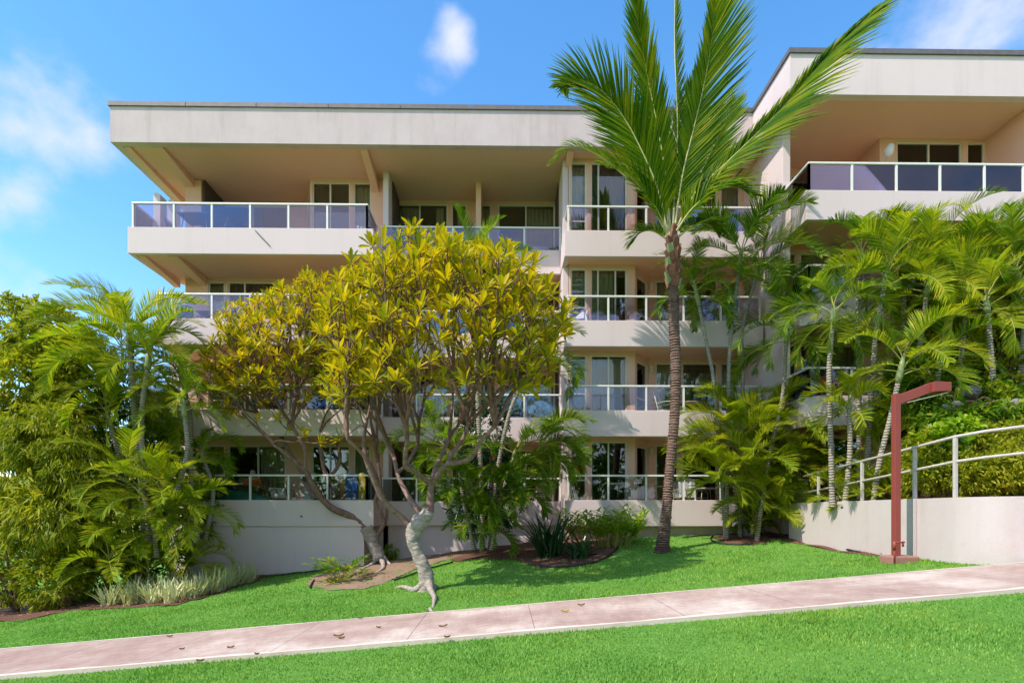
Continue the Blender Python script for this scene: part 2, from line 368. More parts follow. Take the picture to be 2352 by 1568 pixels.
# ================================================================== GROUND, PATH, WALL
def grid_mesh(xs, ys, f):
    vs = [(x, y, f(x, y)) for y in ys for x in xs]; nx = len(xs); fs = []
    for j in range(len(ys) - 1):
        for i in range(nx - 1): fs.append((j*nx+i, j*nx+i+1, (j+1)*nx+i+1, (j+1)*nx+i))
    mb = MB(); mb.add(vs, fs); return mb
xs = [-600, -200, -80, -40, -25] + [-20 + 0.5 * i for i in range(81)] + [25, 40, 80, 200, 600]
ys = [-200, -60, -20, -5, 0, 2] + [3 + 0.4 * i for i in range(45)] + [25, 35, 60, 150, 600, 1500]
tag(grid_mesh(xs, ys, ground).build('lawn', M['lawn'], smooth=True), kind='structure')
PY0, PY1 = 6.82, 8.76
def pedge(x): return 0.012 * math.sin(x * 2.3) + 0.008 * math.sin(x * 7.1)
joints = [-10.7, -9.15, -7.55, -5.95, -4.4, -2.82, -1.18, 0.38, 2.22, 3.68, 5.15, 6.7, 8.3, 9.9, 11.5, 13]
mb = MB()
for a, b in zip(joints, joints[1:]):
    n = 6
    for i in range(n):
        x0 = a + 0.0035 + (b - a - 0.007) * i / n; x1 = a + 0.0035 + (b - a - 0.007) * (i + 1) / n
        def pz(x): return 0.082 * x + 0.05
        mb.quad((x0, PY0 + pedge(x0), pz(x0)), (x1, PY0 + pedge(x1), pz(x1)), (x1, PY1 + pedge(x1 + 3), pz(x1)), (x0, PY1 + pedge(x0 + 3), pz(x0)))
tag(mb.build('path', M['path']), kind='structure')
mb = MB()
for i in range(140):
    x0 = -12 + 25 * i / 140; x1 = -12 + 25 * (i + 1) / 140; z = lambda x: 0.082 * x
    w0 = 0.06 + 0.03 * math.sin(x0 * 3.1) + 0.015 * math.sin(x0 * 11); w1 = 0.06 + 0.03 * math.sin(x1 * 3.1) + 0.015 * math.sin(x1 * 11)
    mb.quad((x0, PY0 - 0.015, z(x0) + 0.054), (x1, PY0 - 0.015, z(x1) + 0.054), (x1, PY0 + w1, z(x1) + 0.054), (x0, PY0 + w0, z(x0) + 0.054))
    mb.quad((x0, PY0 - 0.015, z(x0) - 0.03), (x1, PY0 - 0.015, z(x1) - 0.03), (x1, PY0 - 0.015, z(x1) + 0.054), (x0, PY0 - 0.015, z(x0) + 0.054))
    mb.quad((x0, PY1 - w0 * 0.4, z(x0) + 0.054), (x1, PY1 - w1 * 0.4, z(x1) + 0.054), (x1, PY1 + 0.03, z(x1) + 0.054), (x0, PY1 + 0.03, z(x0) + 0.054))
tag(mb.build('path_kerb', M['path_edge']), kind='structure')
mb = MB()
for j in joints: mb.quad((j - 0.02, PY0 + 0.02, 0.082 * (j) + 0.046), (j + 0.02, PY0 + 0.02, 0.082 * j + 0.046), (j + 0.02, PY1 - 0.02, 0.082 * j + 0.046), (j - 0.02, PY1 - 0.02, 0.082 * j + 0.046))
tag(mb.build('path_joints', M['joint']), kind='structure')

def inpoly(x, y, poly):
    c = False; n = len(poly); j = n - 1
    for i in range(n):
        if (poly[i][1] > y) != (poly[j][1] > y) and x < (poly[j][0] - poly[i][0]) * (y - poly[i][1]) / (poly[j][1] - poly[i][1]) + poly[i][0]: c = not c
        j = i
    return c
def gpoly(px): return [(p.x, p.y) for p in (G(u, v) for u, v in px)]
BED1 = gpoly([(702,1343),(718,1326),(800,1306),(835,1286),(880,1262),(1000,1258),(1100,1262),(1060,1276),(1010,1290),(960,1305),(900,1332),(840,1352),(760,1356)])
BED2 = gpoly([(985,1268),(1100,1252),(1200,1238),(1440,1224),(1428,1252),(1408,1275),(1372,1292),(1310,1303),(1236,1305),(1190,1288),(1110,1284),(1040,1290)])
BED3 = gpoly([(1640,1236),(1660,1228),(1740,1222),(1812,1223),(1900,1240),(2000,1264),(2060,1284),(1960,1272),(1850,1252),(1780,1240),(1730,1252),(1670,1250)])
BED0 = [(-30, 13.2), (-12.5, 13.0)] + gpoly([(60,1425),(160,1402),(270,1398),(400,1390),(500,1365),(590,1335)]) + [(-6.9, 18), (-30, 18)]
def bed(poly, name, mat, dz=0.018, cs=0.07):
    xs_ = [p[0] for p in poly]; ys_ = [p[1] for p in poly]; mb = MB()
    x = min(xs_)
    while x < max(xs_):
        y = min(ys_)
        while y < max(ys_):
            if inpoly(x + cs / 2, y + cs / 2, poly):
                f = lambda a, b: (a, b, ground(a, b) + dz + 0.02 * math.sin(a * 5.1) * math.sin(b * 4.3))
                mb.quad(f(x, y), f(x + cs, y), f(x + cs, y + cs), f(x, y + cs))
            y += cs
        x += cs
    o = mb.build(name, mat, smooth=True); tag(o, kind='structure')
bed(BED1, 'soil_bed', M['dust']); bed(BED2, 'soil_bed', M['soil']); bed(BED3, 'soil_bed', M['soil']); bed(BED0, 'soil_bed', M['soil'], cs=0.2)

# retaining garden wall with pilaster, terrace behind
XW = 7.72; ZW = EYE + 0.27
gw = thing('garden_wall', (XW, 10, 0), 'low white stucco garden wall running back from the path to the building', 'wall')
mb = MB(); arc = [(XW + 0.85 - 0.85 * math.cos(t), 9.65 - 0.85 * math.sin(t)) for t in [math.pi / 2 * i / 36 for i in range(37)]]; arc2 = [(XW + 0.85 - 0.65 * math.cos(t), 9.65 - 0.65 * math.sin(t)) for t in [math.pi / 2 * i / 36 for i in range(37)]]
mb.prism([(XW, 15.2)] + arc + [(18, 8.80), (18, 9.0)] + arc2[::-1] + [(XW + 0.2, 15.2)], -0.4, ZW); o_ = mb.build('wall', M['gardenwall'], gw)
mb = MB(); mb.box(XW - 0.07, XW - 0.003, 10.45, 10.75, 0, ZW + 0.0); mb.build('pilaster', M['gardenwall'], gw, bevel=0.01)
mb = MB(); ar3 = [(XW + 0.85 - 0.75 * math.cos(t), 9.65 - 0.75 * math.sin(t)) for t in [math.pi / 2 * i / 10 for i in range(11)]]
mb.add([(x, y, ZW - 0.12) for x, y in [(XW + 0.1, 17)] + ar3 + [(30, 8.9), (30, 17)]], [tuple(range(14))])
tag(mb.build('terrace', M['soil']), kind='structure')
# handrail on the wall: rises towards the camera
hr = thing('handrail', (XW, 11, ZW), 'white tubular handrail with two rails on top of the garden wall', 'railing')
xr = XW + 0.08
def hz(y): return 0.86 + (12.2 - y) * 0.075
tops = []
for y in (13.9, 12.2, 10.62, 9.66):
    h = hz(y); mb = MB(); mb.box(xr - 0.028, xr + 0.028, y - 0.028, y + 0.028, ZW, ZW + h - 0.02); mb.build('post', M['rail_worn'], hr, bevel=0.006)
mb = MB(); mb.tube([(xr, 14.6, ZW + hz(14.6)), (xr, 9.66, ZW + hz(9.66)), (xr + .18, 9.25, ZW + hz(9.2)), (xr + .75, 8.93, ZW + hz(8.8) + .03), (xr + 3.6, 8.9, ZW + hz(8.6) + 0.4)], 0.026, 10); mb.build('top_rail', M['rail_worn'], hr, smooth=True)
mb = MB(); mb.tube([(xr, 14.6, ZW + hz(14.6) - 0.43), (xr, 9.66, ZW + hz(9.66) - 0.43), (xr + .18, 9.25, ZW + hz(9.2) - 0.43), (xr + .75, 8.93, ZW + hz(8.8) - 0.40), (xr + 3.6, 8.9, ZW + hz(8.6) - 0.02)], 0.023, 10); mb.build('lower_rail', M['rail_worn'], hr, smooth=True)

# red lamp post
lp = G(2064, 1291); yl = 10.25; xl = X(2058, yl); zl = ground(xl, yl)
lamp_t = thing('garden_lamp', (xl, yl, zl), 'maroon square steel lamp post with an angled boxy lamp head beside the garden wall', 'lamp post')
mb = MB(); mb.box(xl - 0.055, xl + 0.055, yl - 0.055, yl + 0.055, zl, Z(2058, 905, yl)); mb.build('post', M['red_paint'], lamp_t, bevel=0.008)
mb = MB(); a0 = P(2072, 915, yl); zt = a0.z
ax = xl + 0.057
def hexa(x0, z0b, z0t, x1, z1b, z1t, y0, y1, mb):
    mb.add([(x0,y0,z0b),(x1,y0,z1b),(x1,y1,z1b),(x0,y1,z0b),(x0,y0,z0t),(x1,y0,z1t),(x1,y1,z1t),(x0,y1,z0t)], [(0,3,2,1),(4,5,6,7),(0,1,5,4),(1,2,6,5),(2,3,7,6),(3,0,4,7)])
x1_ = X(2134, yl); x2_ = X(2174, yl)
hexa(ax, Z(2072, 928, yl), Z(2072, 906, yl), x1_, Z(2134, 902, yl), Z(2134, 880, yl), yl - 0.055, yl + 0.055, mb); mb.build('arm', M['red_paint'], lamp_t, bevel=0.006)
mb = MB(); hexa(x1_ + 0.002, Z(2134, 902, yl), Z(2134, 879, yl), x2_, Z(2174, 900, yl), Z(2174, 880, yl), yl - 0.12, yl + 0.14, mb); mb.build('lamp_head', M['red_paint'], lamp_t, bevel=0.006)
mb = MB(); hexa(ax + 0.12, Z(2072, 928, yl) + 0.02, Z(2072, 928, yl) + 0.03, x2_ - 0.03, Z(2134, 902, yl) - 0.012, Z(2134, 902, yl) - 0.002, yl - 0.085, yl + 0.09, mb); mb.build('lens', M['lens'], lamp_t)
mb = MB(); mb.box(xl - 0.2, xl + 0.3, yl - 0.2, yl + 0.18, zl - 0.1, zl + 0.13); mb.build('base', M['red_base'], lamp_t, bevel=0.03)
# small rusty tap on a pipe beside the post
tp = thing('garden_tap', (xl - 0.18, yl - 0.2, zl), 'small rusty garden tap on an upright pipe at the lamp post foot', 'tap')
mb = MB(); a = Vector((xl - 0.17, yl - 0.2, zl)); mb.tube([a, a + Vector((0, 0, 0.3))], 0.014, 8); mb.build('pipe', M['red_paint'], tp, smooth=True)
mb = MB(); mb.tube([a + Vector((0,0,0.24)), a + Vector((0,0,0.4))], 0.026, 10); mb.tube([a + Vector((0,0,0.38)), a + Vector((0.2,0.02,0.38))], 0.015, 8); mb.tube([a + Vector((0.17,0.02,0.3)), a + Vector((0.17,0.02,0.4))], 0.018, 8)
mb.build('tap_head', M['red_paint'], tp, smooth=True)
for i, (u, v, h, lb) in enumerate(((1878, 1247, 0.22, 'white sprinkler riser standing in the lawn edge before the garden wall'), (1950, 1262, 0.14, 'short brown sprinkler head near the garden wall'))):
    g = G(u, v); mb = MB(); mb.tube([g, g + Vector((0, 0, h * 0.8))], 0.018, 8); mb.tube([g + Vector((0, 0, h * 0.8)), g + Vector((0, 0, h))], 0.026, 8)
    tag(mb.build('sprinkler', M['white_plastic'] if i == 0 else M['red_paint'], at=g, smooth=True), lb, 'sprinkler')

# black garden edging
def edging(px, lb, r=0.022):
    pts = [Vector((*G(u, v).xy, 0)) for u, v in px]; pts = spline(pts, 8)
    pts = [Vector((p.x, p.y, ground(p.x, p.y) + 0.03 + random.uniform(0, 0.012))) for p in pts]
    mb = MB(); mb.tube(pts, r, 6); tag(mb.build('garden_edging', M['black'], at=pts[0], smooth=True), lb, 'edging', 'black edging strips round the beds')
edging([(598,1328),(680,1318),(760,1308),(832,1297),(870,1287)], 'long black edging strip at the foot of the left wall')
edging([(712,1352),(716,1342),(722,1334)], 'short bit of black edging at the left tip of the dusty bed')
edging([(905,1335),(945,1322),(985,1308),(1040,1293)], 'black edging crossing behind the pale plumeria trunk')
edging([(1238,1303),(1310,1302),(1370,1291),(1405,1273),(1422,1254),(1432,1240)], 'curved black edging round the bed of strap leaved plants')
edging([(1640,1230),(1632,1240),(1650,1249),(1690,1253),(1730,1251)], 'black edging loop round the areca palm foot by the lawn')
edging([(1570,1236),(1640,1230),(1700,1228)], 'thin straight black edging along the reddish footing wall')
edging([(1765,1233),(1830,1240),(1890,1250),(1935,1262),(1975,1272)], 'black edging along the foot of the garden wall', 0.028)

# fallen leaves on the path
fl = [(390,1472,1,0),(828,1429,1,0),(870,1452,.8,0),(778,1472,1.4,1),(785,1478,.8,0),(1018,1450,1.2,1),(1298,1415,1.2,2),(1335,1400,1.1,1),(1027,1476,.8,0),(590,1515,.8,0),(530,1499,.9,0),(418,1502,.7,0),(460,1531,1,0)]
for i, (u, v, s, c) in enumerate(fl):
    g = G(u, v); mb = MB(); ang = random.uniform(-0.5, 0.5); l = 0.048 * s; wd = 0.015 * s
    d = Vector((math.cos(ang), math.sin(ang), 0.082)); n = Vector((-math.sin(ang), math.cos(ang), 0)); b0 = Vector((g.x, g.y, 0.082 * g.x + 0.062))
    rows = []
    for k in range(7):
        t = k / 6; w_ = wd * math.sin(math.pi * (0.08 + 0.9 * t)); lift = 0.014 * s * (2 * t - 1) ** 2
        c0 = b0 + d * (l * (2 * t - 1)) + Vector((0, 0, lift)); rows.append((c0 - n * w_ + Vector((0, 0, 0.02)), c0, c0 + n * w_ + Vector((0, 0, 0.02))))
    for p, q in zip(rows, rows[1:]): mb.quad(p[0], q[0], q[1], p[1]); mb.quad(p[1], q[1], q[2], p[2])
    lb = {0: 'curled brown fallen leaf lying on the pink path', 1: 'pale tan fallen leaf lying on the pink path', 2: 'bright yellow fallen leaf lying on the pink path'}[c]
    tag(mb.build('fallen_leaf', M['dry_leaf'] if c < 2 else M['yellow_leaf'], at=b0), lb, 'leaf', ('brown leaves fallen on the path', 'tan leaves fallen on the path', None)[c])

# grass blades (uncountable)
def grass():
    rng = np.random.default_rng(5)
    def ok(x, y):
        if PY0 - 0.01 < y < PY1 + 0.01: return False
        if y > 8.7 and x > XW - 0.02 and (y > 9.65 or (x - XW - .85) ** 2 + (y - 9.65) ** 2 < .7225 or x > XW + .85): return False
        for b in (BED1, BED2, BED3, BED0):
            if inpoly(x, y, b): return False
        return y < 17.2 or (-3.6 < x < 2.0 and y < 18.5)
    P_ = []
    for (y0, y1, dens, h) in ((3.6, 4.2, 2300, .026), (4.2, 5.6, 2300, .028), (5.6, 6.9, 1900, .03), (8.7, 11, 1150, .034), (11, 13.5, 620, .04), (13.5, 18, 330, .05)):
        x0, x1 = -0.97 * y1, min(0.97 * y1 + 0.3, 12 if y1 < 9 else 9.0); n = int((x1 - x0) * (y1 - y0) * dens)
        xs = rng.uniform(x0, x1, n); ys = rng.uniform(y0, y1, n)
        for x, y in zip(xs, ys):
            if ok(x, y): P_.append((x, y, ground(x, y), h * rng.uniform(.6, 1.25) * (1.0 + 0.35 * math.sin(x * 1.7 + 2 * math.sin(y * 1.3)))*0.9))
    P_ = np.array(P_); n = len(P_); a = rng.uniform(0, 2 * np.pi, n); la = rng.uniform(0, 2 * np.pi, n); w = 0.005 + 0.0012 * P_[:, 1] * 0.45
    v = np.zeros((n, 3, 3)); c = P_[:, :3]; h = P_[:, 3]
    v[:, 0] = c + np.stack([np.cos(a) * w, np.sin(a) * w, -0.004 * np.ones(n)], 1); v[:, 1] = c - np.stack([np.cos(a) * w, np.sin(a) * w, 0.004 * np.ones(n)], 1)
    v[:, 2] = c + np.stack([np.cos(la) * h * .5, np.sin(la) * h * .5, h], 1)
    me = bpy.data.meshes.new('grass'); me.vertices.add(n * 3); me.vertices.foreach_set('co', v.ravel()); me.loops.add(n * 3); me.loops.foreach_set('vertex_index', np.arange(n * 3))
    me.polygons.add(n); me.polygons.foreach_set('loop_start', np.arange(0, n * 3, 3)); me.update(calc_edges=True)
    me.materials.append(M['grass']); o = bpy.data.objects.new('grass', me); col.objects.link(o)
    tag(o, 'short bright green mown grass on both sides of the path', 'grass', kind='stuff'); print('grass', n)
grass()
# ================================================================== BUILDING
YA, YB, YD = 17.3, 18.6, 15.05
T = [EYE + 0.40 + 2.753 * k for k in range(4)]
BT = [t - 0.80 for t in T]
RB, RT = EYE + 11.22, EYE + 12.30
CEIL = [BT[1] + 0.05, BT[2] + 0.05, BT[3] + 0.05, RB + 0.07]
FLR = [t - 0.30 for t in T]
xA0 = [X(420, YA), X(296, YA), X(352, YA), X(293, YA)]      # left end of the left wing, floor by floor
xA1 = X(858, YA); xC0 = X(1297, YA); xC1 = X(1852, YD); xR0 = X(253, YA); xDr = X(1815, YD); xD1 = 19.0
building = thing('apartment_building', (0, YA, 0), 'four storey cream stucco apartment building with stacked balconies behind the palms', 'building')
bp = lambda mb, name, mat, **k: mb.build(name, mat, building, **k)
def label(o, t): o['label'] = t; return o

# ---- roof
ro = MB()
ro.box(xR0, xDr, YA, YA + 0.22, RB, RT); bp(ro, 'roof_fascia', M['stucco_worn'])
ro = MB(); ro.box(xR0, xR0 + 0.22, YA + 0.22, 30, RB, RT - 0.003); bp(ro, 'roof_fascia', M['stucco_worn'])
ro = MB(); ro.box(xDr, xD1, YD, YD + 0.22, RB, RT + 0.002); bp(ro, 'roof_fascia', M['stucco'])
ro = MB(); ro.box(xDr, xDr + 0.22, YD + 0.22, YA + 1.0, RB, RT + 0.001); bp(ro, 'roof_fascia', M['stucco'])
so = MB(); so.box(xR0 + 0.22, xDr + 0.1, YA + 0.22, 30, RB + 0.07, RT - 0.25)
so.box(xDr + 0.22, xD1, YD + 0.22, 30, RB + 0.072, RT - 0.26); bp(so, 'roof_soffit', M['soffit'])
seams = [X(u, YA) for u in (253, 428, 590, 755, 920, 1086, 1252, 1418, 1584)]
cp = MB()
for i, a in enumerate(seams):
    b = seams[i + 1] if i + 1 < len(seams) else xDr - 0.05
    cp.box(a - (0.05 if i == 0 else -0.008), b - 0.008, YA - 0.05, YA + 0.35, RT, RT + 0.13)
cp.box(xR0 - 0.05, xR0 + 0.3, YA + 0.35, 30, RT, RT + 0.12)
bp(cp, 'roof_coping', M['coping'])
cp = MB()
xs = [xDr - 0.05, X(1969, YD), X(2191, YD), X(2410, YD), xD1]
for a, b in zip(xs, xs[1:]): cp.box(a + 0.006, b - 0.006, YD - 0.05, YD + 0.3, RT + 0.003, RT + 0.13)
cp.box(xDr - 0.05, xDr + 0.3, YD + 0.3, YA + 0.4, RT + 0.003, RT + 0.13)
bp(cp, 'roof_coping', M['coping'])
# tan beams under the roof and under the top balcony
def beam(x, w, y0, y1, z1, h, taper=True):
    mb = MB(); h2 = 0.078 if z1 > RB else 0.06
    mb.add([(x, y0, z1 - h2), (x + w, y0, z1 - h2), (x + w, y0, z1), (x, y0, z1), (x, y1, z1 - h), (x + w, y1, z1 - h), (x + w, y1, z1), (x, y1, z1)],
           [(0,1,2,3), (5,4,7,6), (4,0,3,7), (1,5,6,2), (4,5,1,0), (3,2,6,7)])
    bp(mb, 'soffit_beam', M['soffit'])
beam(xR0 + 0.24, 0.2, YA + 0.24, 21.5, RB + 0.07, 0.28)
beam(X(340, YA), 0.30, YA + 0.23, 20.7, RB + 0.07, 0.42)
beam(X(824, YA) - 0.02, 0.22, YA + 0.23, 19.6, RB + 0.07, 0.55)
beam(X(1309, YA) - 0.05, 0.20, YA + 0.23, 18.9, RB + 0.07, 0.55)
beam(xA0[3] + 0.2, 0.2, YA + 0.17, 19.4, BT[3] + 0.05, 0.25)
beam(X(398, YA) - 0.25, 0.28, YA + 0.17, 20.1, BT[3] + 0.05, 0.34)

# ---- slabs and parapets
def parapet(pts, z0, z1, th=0.15, mat='stucco'):
    """upright band along a plan polyline; inner side to the left of travel"""
    for a, b in zip(pts, pts[1:]):
        a = Vector((a[0], a[1], 0)); b = Vector((b[0], b[1], 0)); d = (b - a).normalized(); n = Vector((-d.y, d.x, 0)) * th
        mb = MB(); q = [a, b, b + n, a + n]
        mb.prism([(p.x, p.y) for p in q], z0, z1)
        bp(mb, 'balcony_parapet', M[mat], bevel=0.012)
def slab(poly, k):
    mb = MB(); mb.prism(poly, BT[k] + 0.05, FLR[k]); bp(mb, 'balcony_slab', M['soffit'])
YW = 19.2                 # window wall of the left wing
for k in range(4):
    xl = xA0[k]
    base = BT[k]
    # left wing
    if k == 3: slab([(xl + 0.1, YA + 0.15), (xA1 - 0.16, YA + 0.15), (xA1 - 0.16, 21), (X(455, 20.2), 21), (X(455, 20.2), 20.2), (xl + 0.1, 19.5)], k)
    else: slab([(xl + 0.1, YA + 0.15), (xA1 - 0.16, YA + 0.15), (xA1 - 0.16, 21), (xl + 0.1, 21)], k)
    parapet([(xl, YA), (xA1, YA)], base, T[k])
    parapet([(xA1, YA + 0.153), (xA1, YB + 0.0)], base + 0.002, T[k] - 0.002)
    yl = 19.5 if k == 3 else 20.0
    mb = MB(); mb.box(xl, xl + 0.15, YA + 0.153, yl, base + 0.002, T[k] - 0.55 if k != 3 else T[k] - 0.35); bp(mb, 'balcony_parapet', M['stucco'])
    # middle recess
    slab([(xA1 + 0.003, YB + 0.15), (xC0 - 0.003, YB + 0.15), (xC0 - 0.003, 21.5), (xA1 + 0.003, 21.5)], k)
    parapet([(xA1 + 0.003, YB), (xC0 - 0.003, YB)], base, T[k] - 0.01)
    # middle right bay
    xe = xC1 - 0.12
    slab([(xC0 + 0.16, YA + 0.15), (xe, YA + 0.15), (xe, 21.5), (xC0 + 0.16, 21.5)], k)
    parapet([(xC0, YA), (xe, YA)], base, T[k])
    mb = MB(); mb.box(xC0, xC0 + 0.15, YA + 0.153, YB + 0.6, base + 0.002, T[k] - 0.002); bp(mb, 'balcony_parapet', M['stucco'])
    # right wing
    if k == 0: continue
    ch = 0.0 if k == 3 else 0.35
    slab([(xC1 + 0.1, YD + 0.16 + ch), (xC1 + 0.1 + ch, YD + 0.16), (xD1, YD + 0.16), (xD1, 19), (xC1 + 0.1, 19)], k)
    if ch:
        parapet([(xC1, 16.3), (xC1, YD + ch)], base, T[k] - 0.002); parapet([(xC1, YD + ch), (xC1 + ch, YD)], base, T[k] - 0.001)
        parapet([(xC1 + ch, YD), (xD1, YD)], base, T[k])
    else:
        parapet([(xC1, 16.3), (xC1, YD + 0.15)], base + 0.002, T[k] - 0.002); parapet([(xC1, YD), (xD1, YD)], base, T[k])

# ---- fin walls
def fin(x0, x1, y0, y1, z0, z1, mat='stucco', name='fin_wall'):
    mb = MB(); mb.box(x0, x1, y0, y1, z0, z1); bp(mb, name, M[mat], bevel=0.01)
fin(xC0 + 0.02, xC0 + 0.20, YA + 0.75, 21.4, -0.2, RB + 0.07)                 # between recess and right bay
fin(xA1 - 0.02, xA1 + 0.16, YB + 0.15, 21.4, -0.4, RB + 0.07)                 # between left wing and recess
fin(X(1800, 16.2), X(1800, 16.2) + 0.22, 16.25, 21, 0.2, RB + 0.07)            # side of the right wing
fin(-0.95, -0.77, YB + 0.75, 20.5, -0.2, RB + 0.07, 'soffit')
fin(X(2265, 16.9), X(2265, 16.9) + 0.25, YD + 0.5, 20, T[0], RB + 0.07, 'soffit')
fin(X(430, 19.2) - 0.5, X(455, 20.2), 20.3, 29, -1.2, BT[3] + 0.02, 'stucco', 'end_wall')
fin(X(387, 20.4), X(455, 20.2) - 0.003, 20.45, 29, -1.2, BT[3] - 0.02, 'stucco', 'end_wall')
fin(X(455, 20.2) + 0.05, X(462, 19.3), 19.3, 29, -1.2, RB + 0.05, 'soffit', 'end_wall')

# ---- walls with openings
def mapper(ox, oy, ang):
    c, s = math.cos(ang), math.sin(ang)
    return lambda a, d, z: (ox + a * c - d * s, oy + a * s + d * c, z)
def wall(Mp, L, z0, z1, holes, mat='soffit', th=0.14):
    mb = MB()
    xs = sorted({0, L, *[h[0] for h in holes], *[h[1] for h in holes]}); zs = sorted({z0, z1, *[h[2] for h in holes], *[h[3] for h in holes]})
    for a, b in zip(xs, xs[1:]):
        for c, d in zip(zs, zs[1:]):
            mx, mz = (a + b) / 2, (c + d) / 2
            if any(h[0] < mx < h[1] and h[2] < mz < h[3] for h in holes): continue
            mb.quad(Mp(a, 0, c), Mp(b, 0, c), Mp(b, 0, d), Mp(a, 0, d))
    for h in holes:
        a, b, c, d = h[:4]
        mb.quad(Mp(a, 0, c), Mp(a, 0, d), Mp(a, th, d), Mp(a, th, c)); mb.quad(Mp(b, 0, c), Mp(b, th, c), Mp(b, th, d), Mp(b, 0, d))
        mb.quad(Mp(a, 0, d), Mp(b, 0, d), Mp(b, th, d), Mp(a, th, d)); mb.quad(Mp(a, 0, c), Mp(a, th, c), Mp(b, th, c), Mp(b, 0, c))
    return bp(mb, 'wall', M[mat])
def opening(Mp, a, b, z0, z1, splits=(), curtain=None, cover=None, door=True, rails=(), blind=False):
    """window or sliding door set in a wall: frame > pane, curtain"""
    w = 0.045; d0, d1 = 0.03, 0.10
    mb = MB()
    mb.box(a, a + w, d0, d1, z0, z1, Mp); mb.box(b - w, b, d0, d1, z0, z1, Mp)
    mb.box(a + w, b - w, d0, d1, z1 - w, z1, Mp); mb.box(a + w, b - w, d0, d1, z0, z0 + w, Mp)
    for s in splits: mb.box(s - 0.025, s + 0.025, d0 + 0.005, d1 - 0.005, z0 + w, z1 - w, Mp)
    for (ra, rb, rz) in rails: mb.box(ra + w, rb - w, d0 + 0.008, d1 - 0.008, rz - 0.02, rz + 0.02, Mp)
    fr = bp(mb, 'sliding_door' if door else 'window', M['frame'])
    g = MB(); g.box(a + w, b - w, 0.06, 0.068, z0 + w, z1 - w, Mp); g.build('pane', M['win_glass'], fr)
    if cover is None: cover = [(a, b)]
    if curtain:
        for (ca, cb) in cover:
            c = MB(); n = max(4, int((cb - ca) / 0.045)); pts = []
            for i in range(n + 1):
                x = ca + (cb - ca) * i / n
                pts.append((x, 0.20 + 0.028 * math.sin(i * 1.9) + random.uniform(-0.008, 0.008)))
            for p, q in zip(pts, pts[1:]):
                c.quad(Mp(p[0], p[1], z0 + 0.02), Mp(q[0], q[1], z0 + 0.02), Mp(q[0], q[1], z1 - 0.06), Mp(p[0], p[1], z1 - 0.06))
            c.build('curtain', M[curtain], fr)
    if blind:
        c = MB(); z = z0 + 0.9
        while z < z1 - 0.05:
            c.box(a + w, b - w, 0.10, 0.125, z, z + 0.03, Mp); z += 0.055
        c.build('blind', M['frame'], fr)
    return fr

